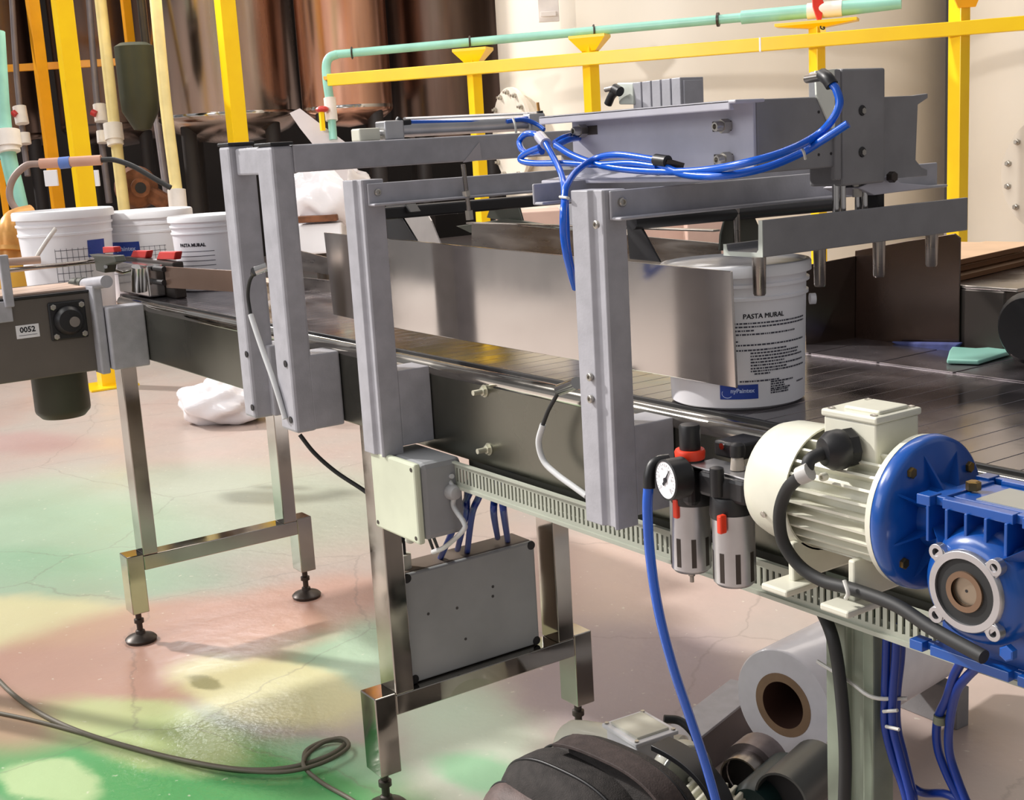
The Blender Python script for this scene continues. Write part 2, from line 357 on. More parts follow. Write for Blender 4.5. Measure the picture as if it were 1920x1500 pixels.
def leg_frame(X, y0, y1, foot):
    for yy in (y0, y1): MB().box(X-.06, X, yy, yy+.04, .24, .76).build('leg', SST, cv, .002)
    MB().box(X-.055, X, y0, y1+.04, .20, .24).build('foot_beam', SST, cv, .002)
    for yy in (y0-.045, y1+.04):
        MB().box(X-.06, X, yy, yy+.045, .085, .245).build('foot_post', SST, cv, .002)
        lf = MB(); c = (X-.03, yy+.022, 0)
        lf.lathe([(.04, 0), (.042, .008), (.036, .014), (.014, .022), (.012, .03), (.008, .032), (.008, .05), (.013, .052), (.013, .062), (.008, .064), (.008, .09)], c, (0, 0, 1), 20)
        lf.build('leveling_foot', RUST if 0 else DARK, cv)
leg_frame(-2.03, 1.053, 1.437, 1)
leg_frame(-3.26, .978, 1.382, 1)
# legs hidden panel support
c0 = P(1548, 1200, y=1.06).x; c1 = P(1637, 1200, y=1.06).x
cl = MB(); cl.prism([(c0, 1.06, 0), (c0+.03, 1.06, 0), (c0+.034, 1.068, 0), (c0+.05, 1.068, 0), (c0+.054, 1.06, 0), (c1, 1.06, 0), (c1, 1.095, 0), (c0, 1.095, 0)], (0, 0, .757))
o = cl.build('support_column', GREENB, cv, .002); o['label'] = 'wide grey green folded column'
MB().tube([(c0-.004, 1.05, .645), (c0+.04, 1.052, .635), (c1+.004, 1.055, .625), (c1+.03, 1.08, .625)], .0022, 6).build('strap', TIE, cv)
# grey end bracket with round bar and knob
gb = thing('sensor_mast_bracket', 'grey steel bracket with a short round bar, at the left end of the slat conveyor', 'bracket', (-3.27, .98, .72))
MB().box(-3.298, -3.24, .955, 1.0495, .745, .905).build('mounting_block', GREY, gb, .004)
MB().box(-3.325, -3.262, .93, .953, .735, .962).build('upright', GREY, gb, .004)
a = P(200, 528, y=.945); b = P(160, 533, y=.945)
MB().cyl(a, b, .0155).build('round_bar', GREY, gb); MB().cyl(b+Vector((.0, 0, 0)), P(140, 533, y=.945), .0175).build('end_knob', BRKT, gb)
# near and far guide rail clamps (left)
gc = thing('guide_rail_clamp', 'shiny zinc clamp block holding the brown guide bar above the belt end', 'clamp', tuple(P(262, 545, y=1.08)))
A0 = P(228, 490, y=1.09); A1 = P(290, 545, y=1.09)
MB().box(A0.x, A1.x, 1.075, 1.12, BZ+.004, A0.z).build('clamp_block', CHR, gc, .004)
MB().cyl(P(258, 500, y=1.07), P(258, 545, y=1.07), .016).build('clamp_barrel', CHR, gc)
for yy in (503, 528): MB().cyl(P(290, yy, y=1.095), P(308, yy+2, y=1.095), .007).build('clamp_screw', BLK, gc)
gr = MB(); p = [P(308, 500, y=1.10), P(445, 508, y=1.10), P(448, 548, y=1.10), P(312, 540, y=1.10)]
gr.prism(p, (0, .006, 0)); p2 = [P(590, 520, y=1.1), P(660, 526, y=1.1)]
tag(gr.build('guide_bar', mat('brown_guide', (150, 124, 108), .3, .8, .1, 4), None, .001), 'flat brown steel guide bar above the belt between clamp and grey gantry', 'guide bar')
gf = MB(); gf.prism([P(560, 470, y=1.4), P(625, 486, y=1.4), P(625, 517, y=1.4), P(560, 505, y=1.4)], (0, .005, 0)); gf.prism([P(560, 520, y=1.41), P(640, 528, y=1.41), P(640, 560, y=1.41), P(560, 550, y=1.41)], (0, .005, 0))
tag(gf.build('far_guide_rail', SSB), 'stainless guide rails on the far belt edge beyond the grey gantry', 'guide rail')
rc = thing('red_knob_clamp', 'small black clamps with red handles in front of the middle far pail', 'clamp', tuple(P(280, 500, y=1.13)))
for (x0, x1, y0, y1) in ((243, 272, 470, 484), (292, 326, 472, 487)):
    MB().prism([P(x0, y1, y=1.13), P(x1, y1, y=1.13), P(x1+3, y0, y=1.13), P(x0+6, y0, y=1.13)], (0, .02, 0)).build('red_handle', RED, rc, .003)
MB().box(P(240, 492, y=1.13).x, P(330, 492, y=1.13).x, 1.12, 1.15, BZ, P(285, 486, y=1.13).z).build('clamp_body', DARK, rc, .004)
tg = thing('rod_clamp', 'grey cross clamp holding thin horizontal rods, above the bearing housing', 'clamp', tuple(P(195, 505, y=1.0)))
MB().prism([P(165, 477, y=1.0), P(212, 480, y=1.0), P(216, 492, y=1.0), P(198, 498, y=1.0), P(196, 512, y=1.0), P(180, 508, y=1.0), P(176, 485, y=1.0)], (0, .03, 0)).build('clamp_body', BRKT, tg, .003)
MB().prism([P(192, 463, y=1.02), P(212, 463, y=1.02), P(214, 473, y=1.02), P(193, 475, y=1.02)], (0, .02, 0)).build('red_handle', RED, tg, .002)
MB().cyl(P(178, 490, y=1.015), P(-30, 512, x=-3.38), .006).build('rod', SSB, tg)
MB().cyl(P(198, 500, y=1.0), P(232, 512, y=1.08), .005).build('rod', CHR, tg)
MB().cyl(P(75, 487, x=-3.42), P(-30, 495, x=-3.42), .010).build('rod', mat('beige_rod', (190, 165, 150), .4), tg)
# ------------------------------------------------------------ cross conveyor with bearing at far left
X0 = -3.3
cc = thing('cross_conveyor', 'grey sheet steel conveyor end with black bearing and numbered white tag, far left', 'conveyor', (X0-.15, .8, 0))
q = [P(-60, 566, x=X0), P(183, 549, x=X0), P(199, 692, x=X0), P(-60, 733, x=X0)]
yl = q[0].y; zt = .945; zb = .742
MB().box(X0-.3, X0, .3, .952, zb, zt).build('side_panel', mat('warm_grey_steel', (112, 106, 100), .45, .5, .08, 5), cc, .003)
MB().box(X0-.3, X0+.006, .3, .955, zt, zt+.006).build('top_edge', BLK, cc, .001)
MB().box(X0-.21, X0-.02, .3, .94, zt+.006, zt+.012).build('table_top', mat('pinkish_table', (205, 178, 160), .4), cc, .001)
b0 = P(127, 600, x=X0); s = .046
bb = MB(); bb.box(X0, X0+.008, b0.y-s, b0.y+s, b0.z-s*1.05, b0.z+s*1.05); bb.lathe([(.038, 0), (.036, .012), (.028, .02), (0, .021)], (X0+.008, b0.y, b0.z), (1, 0, 0), 32)
bo = bb.build('flange_bearing', BLK, cc, .004)
MB().cyl((X0+.02, b0.y+.008, b0.z-.003), (X0+.034, b0.y+.008, b0.z-.003), .013).build('shaft_end', SSB, bo)
for sy in (-1, 1):
    for sz in (-1, 1):
        h = MB(); hexbolt(h, (X0+.008, b0.y+sy*.035, b0.z+sz*.037), (1, 0, 0), .0075, .008); h.build('bolt', BOLTM, bo)
l0 = P(52, 621, x=X0)
lb = MB().box(X0, X0+.001, l0.y-.028, l0.y+.028, l0.z-.0165, l0.z+.0165).build('number_tag', WHT, cc, .0004)
vs, fs = text('0052', .019, .0006)
MB().add([(X0+.0014, l0.y+v.x, l0.z+.004+v.y) for v in vs], fs).build('number_print', INK, lb)
MB().box(X0+.0008, X0+.0014, l0.y-.022, l0.y+.022, l0.z-.0095, l0.z-.0085).build('number_rule', INKG, lb)
mc = P(110, 700, x=X0-.1)
MB().lathe([(0, -.125), (.055, -.122), (.068, -.108), (.07, -.10), (.07, 0), (.05, .005)], (mc.x, mc.y, zb), (0, 0, 1), 36).build('drive_motor', OLIVE, cc)
for sx in (-.25, -.05): MB().box(X0+sx-.02, X0+sx+.02, .305, .345, 0, zb).build('leg', SSB, cc, .002)
lg = MB(); pp = P(6, 470, x=X0); qq = P(12, 570, x=X0); MB().box(X0, X0+.02, P(-6, 480, x=X0).y, P(12, 480, x=X0).y, .93, P(0, 478, x=X0).z).build('rod_post', GREY, cc, .003)
MB().box(X0, X0+.012, P(-20, 590, x=X0).y, P(22, 590, x=X0).y, P(0, 605, x=X0).z, .945).build('post_bracket', GREY, cc, .002)

# ------------------------------------------------------------ gantry frame of grey square tube (sensor portal)
g1 = thing('grey_tube_gantry', 'grey painted square tube gantry with black end caps, left of the bolted posts', 'gantry', (-2.22, 1.0, .75))
MB().box(-2.21, -2.14, .95, .993, .75, 1.272).build('upright', GREY, g1, .006)
MB().box(-2.385, -2.333, .95, 1.003, .75, 1.278).build('upright', GREY, g1, .006)
MB().box(-2.212, -2.138, .949, .994, 1.272, 1.278).build('end_cap', BLK, g1, .002)
MB().box(-2.387, -2.331, .949, 1.004, 1.278, 1.284).build('end_cap', BLK, g1, .002)
MB().box(-2.334, -2.209, .962, .993, 1.222, 1.272).build('tie_piece', GREY, g1, .004)
MB().box(-2.19, -2.14, .992, 1.62, 1.223, 1.272).build('crossbeam', GREY, g1, .003)
MB().box(-2.205, -2.14, .985, 1.0495, .752, .893).build('mounting_block', GREY, g1, .004)
MB().box(-2.38, -2.318, .985, 1.0495, .752, .893).build('mounting_block', GREY, g1, .004)
MB().box(-2.19, -2.14, 1.62, 1.66, .76, 1.272).build('upright', GREY, g1, .004)
MB().box(-2.19, -2.14, 1.451, 1.62, .77, .89).build('mounting_block', GREY, g1, .004)
MB().prism([P(868, 305, x=-2.139), P(899, 266, x=-2.139), P(903, 300, x=-2.139)], (.0006, 0, 0)).build('torn_sticker', mat('sticker_residue', (186, 182, 186), .6), g1)
for (px, py, xx) in ((463, 664, 0), (474, 764, 0), (536, 682, 0), (546, 787, 0)):
    c = P(px, py, y=.95); hb = MB(); hb.lathe([(0, 0), (.0065, 0), (.0065, .0012), (.0045, .0012), (0, .0004)], c-Vector((0, .0008, 0)), (0, -1, 0), 14); hb.build('bolt_hole', BLK, g1)
# proximity sensor in the gantry with its sleeve cable
def sensor(name, label, tip, body_to, cab, white_from, rad=.0035):
    t = thing(name, label, 'sensor', tuple(tip))
    MB().cyl(body_to, tip, .0085, n=16).build('sensor_body', CHR, t)
    MB().cyl(tip, tip+(cab[1]-tip)*.28, .008, .006, n=16).build('connector', BLK, t)
    k = white_from
    MB().tube([tip+(cab[1]-tip)*.2]+cab[1:k+1], rad).build('black_lead', BLKR, t)
    MB().tube(cab[k:], rad*1.5).build('printed_sleeve', CABLE, t)
    return t
sy = .943
sensor('proximity_sensor', 'small sensor with printed white sleeve cable on the grey tube gantry', P(478, 508, y=.94), P(500, 500, y=.96),
       [P(478, 508, y=.94), P(468, 528, y=.94), P(465, 555, y=.942), P(470, 590, y=.943), P(490, 650, y=.944), P(515, 720, y=.944), P(535, 785, y=.946)], 3)
MB().cyl(P(487, 503, y=.94), P(502, 500, y=.97), .006)
# pneumatic cylinder over the gantry beam
pc = thing('pneumatic_cylinder', 'slim aluminium air cylinder lying along the top of the gantry beam', 'cylinder', (-2.2, 1.3, 1.275))
ya = P(745, 240, x=-2.19); yb = P(1010, 225, x=-2.19)
MB().cyl((-2.2, ya.y, 1.292), (-2.2, yb.y, 1.292), .016).build('barrel', ALU, pc)
MB().cyl((-2.212, ya.y+.03, 1.305), (-2.212, yb.y+.02, 1.305), .009).build('tie_tube', ALU, pc)
MB().box(-2.22, -2.18, ya.y-.032, ya.y+.01, 1.272, 1.308).build('end_block', ALU, pc, .003)
MB().box(-2.22, -2.185, ya.y-.085, ya.y-.04, 1.272, 1.296).build('rod_clevis', CREAM, pc, .003)
MB().cyl((-2.2, ya.y-.06, 1.285), (-2.2, ya.y, 1.285), .006).build('piston_rod', CHR, pc)
MB().box(-2.22, -2.18, yb.y-.03, yb.y+.01, 1.272, 1.31).build('end_block', ALU, pc, .003)
# ------------------------------------------------------------ bolted posts with channel rails
def channel_rail(name, X, y0, y1, z0, z1, parent, side=1, lip=.018):
    m = MB(); m.box(X-.004, X, y0, y1, z0, z1); m.box(X, X+lip*side, y0, y1, z0, z0+.004)
    return m.build(name, GREY, parent, .0018)
def post(name, label, x0, x1, yf, yb, z0, z1, railz, raily1, bend):
    t = thing(name, label, 'post', (x1-.03, yf+.02, z0))
    m = MB(); w = x1-x0
    # folded channel section seen from the front: two ribs and a shallow groove
    sec = [(x0, yf+.004), (x0+.004, yf), (x0+w*.55, yf), (x0+w*.62, yf+.006), (x0+w*.86, yf+.006), (x0+w*.93, yf), (x1-.002, yf), (x1, yf+.003), (x1, yb), (x0, yb)]
    m.prism([(a, b, z0) for a, b in sec], (0, 0, z1-z0))
    m.build('post_body', GREY, t, .0015)
    pl = MB().box(x0+.01, x1-.001, yb, 1.0495, z0+.012, .90).build('mounting_plate', GREY, t, .002)
    channel_rail('rail', x1+.0045, yf+.008, raily1, railz[0], railz[1], t)
    s = MB(); sock(s, (x1+.0045, yf+.024, (railz[0]+railz[1])/2+.003), (1, 0, 0), .0055, .005); s.build('screw', BOLTM, t)
    return t
t2 = post('bolted_post', 'grey folded post with channel rail standing between the gantry and the bolted side panel', -1.877, -1.809, .95, .989, .762, 1.209, (1.168, 1.203), 1.55, 0)
t3 = post('bolted_post', 'grey folded post with channel rail, nearest the camera, beside the pressure gauge', -1.270, -1.204, .95, .985, .772, 1.191, (1.155, 1.19), 1.56, 0)
for (px, py, xx) in ((1120, 421, None), (1108, 707, None), (1109, 748, None)):
    c = P(px, py, y=.949); s = MB(); sock(s, c, (0, -1, 0), .005, .004); s.build('screw', BOLTM, t3)
# second head rail
y0 = P(1000, 345, x=-1.36).y; zr1 = P(1000, 345, x=-1.36).z; zr0 = P(1000, 385, x=-1.36).z
hr = MB(); hr.box(-1.364, -1.36, y0, 1.5, zr0, zr1); hr.box(-1.36, -1.342, y0, 1.5, zr0, zr0+.004)
tag(hr.build('channel_rail', GREY, None, .0018), 'short grey channel rail with rounded end, behind the post nearest the camera', 'rail')
# black bars below the rails carrying the guide plates
kb = thing('guide_hanger_bar', 'black bar under the channel rail of the post beside the gantry', 'bar', (-1.84, 1.0, 1.14))
MB().beam(P(700, 402, x=-1.845), P(1066, 367, x=-1.845)+Vector((0, .15, -.004)), .022, .02).build('bar', BLK, kb, .003)
MB().prism([P(722, 392, y=1.047), P(748, 398, y=1.047), P(781, 452, y=1.047), P(727, 448, y=1.047)], (0, .004, 0)).build('hanger_plate', BLK, kb, .001)
MB().prism([P(722, 386, y=1.04), P(760, 383, y=1.04), P(770, 398, y=1.04), P(740, 405, y=1.04)], (0, .02, 0)).build('cross_lug', BLK, kb, .001)
MB().cyl(P(868, 308, x=-1.79), P(881, 410, x=-1.79), .0036).build('threaded_rod', SSB, kb)
MB().cyl(P(873, 358, x=-1.79), P(875, 368, x=-1.79), .007, n=6).build('nut', BOLTM, kb); MB().cyl(P(879, 395, x=-1.79), P(881, 412, x=-1.79), .007, n=6).build('nut', BOLTM, kb)
kc = thing('guide_hanger_bar', 'black bar under the channel rail of the post nearest the camera', 'bar', (-1.24, 1.0, 1.13))
MB().tube([P(1185, 417, x=-1.25), P(1565, 383, x=-1.25)], .0095, 14).build('bar', BLK, kc)
MB().prism([P(1173, 412, y=1.047), P(1196, 414, y=1.047), P(1238, 492, y=1.047), P(1180, 486, y=1.047)], (0, .003, 0)).build('hanger_plate', BLK, kc, .001)
m = MB(); m.prism([P(1362, 402, x=-1.26), P(1412, 398, x=-1.26), P(1430, 440, x=-1.26), P(1430, 470, x=-1.26), P(1350, 470, x=-1.26), P(1352, 440, x=-1.26)], (-.004, 0, 0)); m.build('hanger_plate', BRKT, kc, .001)
MB().cyl(P(1380, 372, x=-1.245), P(1382, 455, x=-1.245), .0045).build('threaded_rod', SSB, kc)
# guard plates
GY = 1.049
gp = MB(); gp.prism([P(607, 436, y=GY), P(765, 451, y=GY), P(1370, 509, y=GY), P(1380, 728, y=GY), P(765, 620, y=GY), P(625, 590, y=GY)], (0, .0035, 0))
tag(gp.build('guide_plate', mat('reflective_guide_steel', (200, 193, 187), .13, 1, .1, 4, .0, 3, rnoise=.05), None, .0008), 'long polished steel guide plate over the near belt edge, passing behind both bolted posts', 'guide plate')
gp = MB(); FY = 1.262
gp.prism([P(884, 420, y=FY), P(905, 417, y=FY), P(1350, 456, y=FY), P(1350, 600, y=FY), P(884, 560, y=FY)], (0, .003, 0))
gp.box(P(884, 420, y=FY).x, P(1350, 456, y=FY).x, FY-.012, FY+.001, P(1060, 428, y=FY).z+.003, P(1060, 428, y=FY).z+.006)
tag(gp.build('guide_plate', SSB, None, .0008), 'folded steel guide plate on the far belt edge, seen above the polished near plate', 'guide plate')
gd = MB(); gd.prism([P(739, 404, y=1.33), P(752, 398, y=1.33), P(800, 400, y=1.33), P(808, 414, y=1.33), P(826, 458, y=1.33), P(758, 452, y=1.33)], (0, .003, 0))
tag(gd.build('deflector_plate', mat('bright_sheet', (205, 200, 196), .3, .7, .1, 10)), 'small bright cut steel plate with sloped ends behind the black hanger', 'plate')
bb = MB(); bb.prism([P(855, 424, y=1.36), P(950, 410, y=1.36), P(1120, 438, y=1.36), P(1120, 455, y=1.36), P(880, 436, y=1.36)], (0, .01, 0))
bb.prism([P(925, 372, y=1.37), P(968, 370, y=1.37), P(982, 422, y=1.37), P(912, 408, y=1.37)], (0, .004, 0))
tag(bb.build('far_hanger_bracket', BRKT, None, .001), 'dark tapered hanger bracket above the folded far guide plate', 'bracket')
# ------------------------------------------------------------ lifting head
hd = thing('lifting_head', 'grey steel handle-fitting head on the rails with channel housing and upright cylinder plate', 'machine head', (-1.33, 1.25, 1.19))
XR = -1.10; XF = -1.085; YW = P(1413, 250, x=XR).y
zt_, zb_ = P(1413, 186, x=XR).z, P(1413, 326, x=XR).z; XL = P(1075, 300, y=YW).x
m = MB(); m.box(XL, XR, YW, YW+.005, zb_, zt_); XLE = P(1385, 190, y=YW-.04).x; m.box(XL-.015, XLE, YW-.045, YW+.002, zt_-.004, zt_); m.prism([(XL-.015, YW-.045, zt_), (XL-.015, YW-.042, zt_), (XL-.015, YW-.036, zt_-.011), (XL-.015, YW-.045, zt_-.011)], (XLE-.01-XL+.015, 0, 0))
m.add([(XL-.01, YW-.05, zb_-.006), (XR-.02, YW-.05, zb_-.006), (XR, YW-.03, zb_-.004), (XR, YW, zb_), (XL, YW, zb_), (XL-.01, YW-.05, zb_-.001), (XR-.02, YW-.05, zb_-.001), (XR, YW-.03, zb_+.001), (XR, YW, zb_+.005), (XL, YW, zb_+.005)], [(0, 1, 2, 3, 4), (9, 8, 7, 6, 5), (0, 5, 6, 1), (1, 6, 7, 2), (2, 7, 8, 3), (3, 8, 9, 4), (4, 9, 5, 0)])
m.box(-1.30, -1.22, YW+.03, YW+.1, 1.19, zb_)
m.build('channel_housing', mat('lilac_grey_enamel', (186, 186, 196), .4, 0, .05, 20), hd, .002)
for (px, py, w) in ((1365, 236, -1), (1368, 298, -1), (1098, 245, 1)):
    c = P(px, py, y=YW); 
    sl = MB().box(c.x-.006 if w > 0 else c.x-.026, c.x+.026 if w > 0 else c.x+.006, YW-.0012, YW+.001, c.z-.006, c.z+.006); sl.build('slot', DARK, hd, .0005)
    s = MB(); s.cyl((c.x, YW, c.z), (c.x, YW-.012, c.z), .0085, n=6); sock(s, (c.x, YW-.01, c.z), (0, -1, 0), .0062, .012); s.build('socket_screw', BOLTM, hd)
yE = P(1567, 180, x=XR).y
m = MB(); m.box(XR-.07, XR+.001, YW+.005, yE, zb_, zt_); m.build('side_box', GREYD, hd, .002)
yp0 = P(1577, 130, x=XR+.004).y; yp1 = P(1658, 127, x=XR+.004).y
m = MB(); m.box(XR-.05, XR+.006, yp0, yp1, P(1620, 345, x=XR).z, P(1620, 128, x=XR).z); m.build('cylinder_plate', GREYD, hd, .003)
m = MB(); m.prism([P(a_, b_, x=XR+.001) for a_, b_ in ((1526, 133), (1567, 129), (1567, 262), (1555, 240), (1528, 178))], (.003, 0, 0)); m.build('gusset', mat('lit_gusset_enamel', (236, 240, 228), .4), hd, .0006)  # pale colour stands in for light; this plane faces away from it
MB().box(XR-.004, XR+.005, yp0-.012, yp0-.001, P(1577, 337, x=XR).z, P(1577, 130, x=XR).z).build('edge_plate', GREYD, hd, .002)
for py in (207, 285):
    c = P(1617, py, x=XR+.0065); s = MB(); s.lathe([(0, .001), (.0058, .001), (.0066, 0)], c, (1, 0, 0), 18); o = s.build('counterbore', BLK, hd)
    s = MB(); s.lathe([(0, .0015), (.004, .0015), (.004, .0005)], c+Vector((0, .002, -.0006)), (1, 0, 0), 6); s.build('screw', BOLTM, hd)
yb0 = yp1+.002; yb1 = P(1740, 180, x=XR-.02).y
zz = P(1740, 178, x=XR-.02).z; z2 = P(1740, 318, x=XR-.02).z
m = MB(); zc = (zz+z2)/2
m.prism([(XR-.02, yb0, z2-.008), (XR-.02, yb0, zz), (XR-.02, yb1-.03, zz), (XR-.02, yb1, zz+.002), (XR-.02, yb1, zz-.004), (XR-.02, yb1-.02, zz-.012), (XR-.02, yb1-.024, z2+.014), (XR-.02, yb1-.012, z2+.004), (XR-.02, yb1, z2), (XR-.02, yb1, z2-.008)], (-.008, 0, 0))
m.build('rear_bracket', GREYD, hd, .001)
MB().prism([P(1610, 352, x=XR), P(1640, 338, x=XR), P(1668, 330, x=XR), P(1690, 343, x=XR), P(1745, 348, x=XR), P(1745, 352, x=XR), P(1640, 366, x=XR)], (-.06, 0, 0)).build('rear_rail_lip', mat('lilac_grey_enamel', (186, 186, 196)), hd, .001)
c = P(1668, 332, x=XR+.004); s = MB(); hexbolt(s, c, (1, 0, 0), .007, .008); s.build('hex_bolt', DARK, hd)
for (px, py, l) in ((1555, 249, 0), (1530, 255, 1)):
    s = MB(); sock(s, P(px, py, x=XR+.001), (1, 0, 0), .005, .006); s.build('screw', BOLTM, hd)
for (px, py) in ((1535, 210), (1558, 209), (1535, 290), (1558, 288)):
    s = MB(); s.lathe([(0, .0006), (.0018, .0006), (.0018, 0)], P(px, py, x=XR+.001), (1, 0, 0), 10); s.build('pin_hole', BLK, hd)
# guide rods down to the fork
ztop = 1.2; zfk = P(1430, 395, x=XF).z
for (px, r) in ((1567, .0042), (1580, .0042), (1621, .0042)):
    c = P(px, 400, x=XR-.01); MB().cyl((c.x, c.y, 1.128), (c.x, c.y, ztop), r).build('guide_rod', CHR, hd)
c = P(1607, 345, x=XR-.01); MB().cyl((c.x, c.y, 1.16), (c.x, c.y, 1.182), .006, n=6).build('rod_nut', BOLTM, hd); MB().cyl((c.x, c.y, 1.125), (c.x, c.y, 1.182), .003).build('piston_rod', CHR, hd)
MB().box(XR-.05, XR-.016, P(1630, 375, x=XR-.03).y, P(1643, 375, x=XR-.03).y, 1.14, 1.165).build('stop_block', BLK, hd, .002)
for (px) in (1193, 1229):
    s = MB(); c = P(px, 330, y=YW-.03); c.z = zb_+.005; hexbolt(s, c, (0, 0, 1), .006, .005); s.lathe([(.0035, .005), (.0035, .01)], c, (0, 0, 1), 10); s.build('hex_bolt', BOLTM, hd)
# finned valve body on top of the head
vb = thing('finned_air_cylinder', 'short finned aluminium air cylinder standing on top of the lifting head', 'cylinder', (-1.36, 1.3, 1.288))
v0 = P(1187, 190, y=1.27); v1 = P(1279, 190, y=1.27); zt2 = P(1187, 155, y=1.27).z
m = MB(); n = 5; xx = v0.x
for k in range(5):
    a = v0.x+(v1.x-v0.x)*k/5; m.box(a, a+(v1.x-v0.x)/5*.86, 1.27, 1.315, 1.286, zt2)
m.box(v0.x, v1.x, 1.275, 1.31, 1.286, zt2-.004); m.build('barrel', GREY, vb, .001)
m = MB(); m.prism([P(1160, 196, y=1.265), P(1156, 155, y=1.27), P(1187, 155, y=1.27), P(1187, 196, y=1.265)], (0, .04, 0)); m.build('end_face', mat('pale_enamel', (200, 206, 196)), vb, .002)
m = MB(); m.tube([P(1140, 195, y=1.255), P(1148, 178, y=1.255), P(1160, 168, y=1.255)], .0065, 12); m.cyl(P(1163, 172, y=1.25), P(1152, 166, y=1.25), .0075); m.build('elbow_fitting', BLK, vb)
MB().cyl(P(1150, 165, y=1.25), P(1136, 168, y=1.25), .004).build('release_pin', SSB, vb)
# fork that presses the handle
fk = thing('press_fork', 'grey upturned channel bar with four hanging steel pins over the pail', 'press bar', (-1.18, 1.36, 1.094))
ya = P(1430, 430, x=XF).y; yz = P(1815, 400, x=XF).y; fz0 = P(1430, 485, x=XF).z; fz1 = P(1430, 393, x=XF).z; fz1 = (fz1+P(1815, 388, x=XF).z)/2; fz0 = (fz0+P(1815, 430, x=XF).z)/2; XB = XF-.066
m = MB(); sec = [(XB, fz0), (XF, fz0), (XF, fz1), (XF-.006, fz1), (XF-.007, fz0+.009), (XF-.010, fz0+.0055), (XB+.008, fz0+.0055), (XB+.006, fz0+.008), (XB+.005, fz0+.014), (XB, fz0+.014)]
m.prism([(a, ya, b) for a, b in sec], (0, yz-ya, 0)); m.build('channel_bar', GREYD, fk, .0012)
m = MB(); m.prism([(a, ya-.0008, b) for a, b in sec], (0, .001, 0)); o = m.build('cut_end', mat('pale_enamel', (200, 206, 196)), fk)
for (px, py1, py0, dx) in ((1423, 555, 488, -.008), (1537, 538, 492, -.05), (1648, 520, 455, -.012), (1747, 500, 440, -.035)):
    a = P(px, py0, x=XF+dx); b = P(px, py1, x=XF+dx); zl = b.z; dq = RW[2].dot(b-CAM)
    r_ = 13.5*dq/F if px == 1423 else 12*dq/F
    m = MB(); m.lathe([(.0, zl-a.z), (r_*.75, zl-a.z+.0005), (r_*.9, zl-a.z+.003), (r_, fz0+.0005-a.z)], a, (0, 0, 1), 20); m.build('pin', SSB, fk)
yb_ = P(1555, 500, x=XF-.05).y
MB().box(XB-.02, XB+.03, yb_-.06, yb_, fz0-.004, fz0-.0002).build('pin_tab', BRKT, fk, .001)
# ------------------------------------------------------------ pails
def pail(name, label, c, rb, rt, h, group=None, lidr=None):
    t = thing(name, label, 'pail', tuple(c)); lidr = lidr or rt*1.03
    def R(z): return rb+(rt*.965-rb)*z/h
    MB().lathe([(rb*.93, 0), (rb, .004), (R(h*.76), h*.76), (R(h*.76)+.003, h*.765), (R(h*.77)+.003, h*.785), (R(h*.79), h*.79), (R(h*.85), h*.85), (R(h*.85)+.004, h*.855), (R(h*.87)+.004, h*.875), (R(h*.88), h*.88), (R(h*.93), h*.93)], c, (0, 0, 1), 64).build('body', WHT, t)
    MB().lathe([(R(h*.9), h*.925), (lidr, h*.925), (lidr, h*.985), (lidr-.002, h), (lidr-.006, h*1.005), (lidr-.009, h*.985), (0, h*.985)], c, (0, 0, 1), 64, cap=False).build('lid', WHTL, t)
    return t, R
def wrap(c, R, az0, pts, off=.0006):
    out = []
    for (u, z) in pts:
        r = R(z)+off; a = math.radians(az0)+u/r; out.append((c[0]+r*math.cos(a), c[1]+r*math.sin(a), c[2]+z))
    return out
def wrap_text(body, size, c, R, az0, z, bold=0, name='printing', m=INK, par=None, off=.0006):
    vs, fs = text(body, size, bold); return MB().add(wrap(c, R, az0, [(v.x, z+v.y) for v in vs], off), fs).build(name, m, par)
def wrap_rect(mb, c, R, az0, u0, u1, z0, z1, off=.0004, n=None):
    n = n or max(1, int(abs(u1-u0)/.006)+1); pts = []
    for i in range(n+1):
        u = u0+(u1-u0)*i/n; pts += [(u, z0), (u, z1)]
    mb.add(wrap(c, R, az0, pts, off), [(2*i, 2*i+2, 2*i+3, 2*i+1) for i in range(n)])
pc_ = (-1.19, 1.147, BZ)
pm, R0 = pail('paint_pail', 'white lidded plastic pail printed PASTA MURAL, under the press fork', pc_, .085, .0925, .178)
wrap_text('PASTA MURAL', .0085, pc_, R0, -20.75, .1173, 0, 'product_name', INK, pm, .0008); lt = wrap_text('PASTA MURAL', .0085, pc_, R0, -21, .117, 0, 'product_name', INK, pm)
ink = MB(); rnd = random.Random(3)
rows = [(.105, -46, 26), (.1, -46, 26), (.0945, -46, -30), (.089, -46, 10), (.079, -46, -42), (.0735, -46, 26), (.066, -46, 0), (.0615, -33, 16), (.057, -33, 14), (.0525, -33, 22), (.048, -33, -2), (.0435, -33, 24), (.039, -33, 0), (.035, -33, 26), (.031, -30, -16), (.0205, -42, -8), (.0175, -16, 8), (.014, -16, -3), (.0105, -16, -2), (.0072, -16, 4), (.0045, -16, 2), (.0012, -16, 2), (.011, 14, 26)]
for (z, a0, a1) in rows:
    a = a0; z = .109-(.105-z)*.85
    while a < a1:
        w = rnd.choice([1, 1.6, 2.4, 3.2]); w = min(w, a1-a)
        wrap_rect(ink, pc_, R0, a, 0, math.radians(w)*.088, z-.0011, z+.0008, .0005); a += w+.7
ink.build('small_print', INKG, pm)
lg = MB(); wrap_rect(lg, pc_, R0, -41, -.026, .021, .015, .033, .0005); lgo = lg.build('logo_panel', LOGO, pm)
wrap_text('nyPaintex', .0075, pc_, R0, -40, .0255, .0002, 'logo_lettering', LOGOW, lgo, .0009)
m = MB(); pts = []
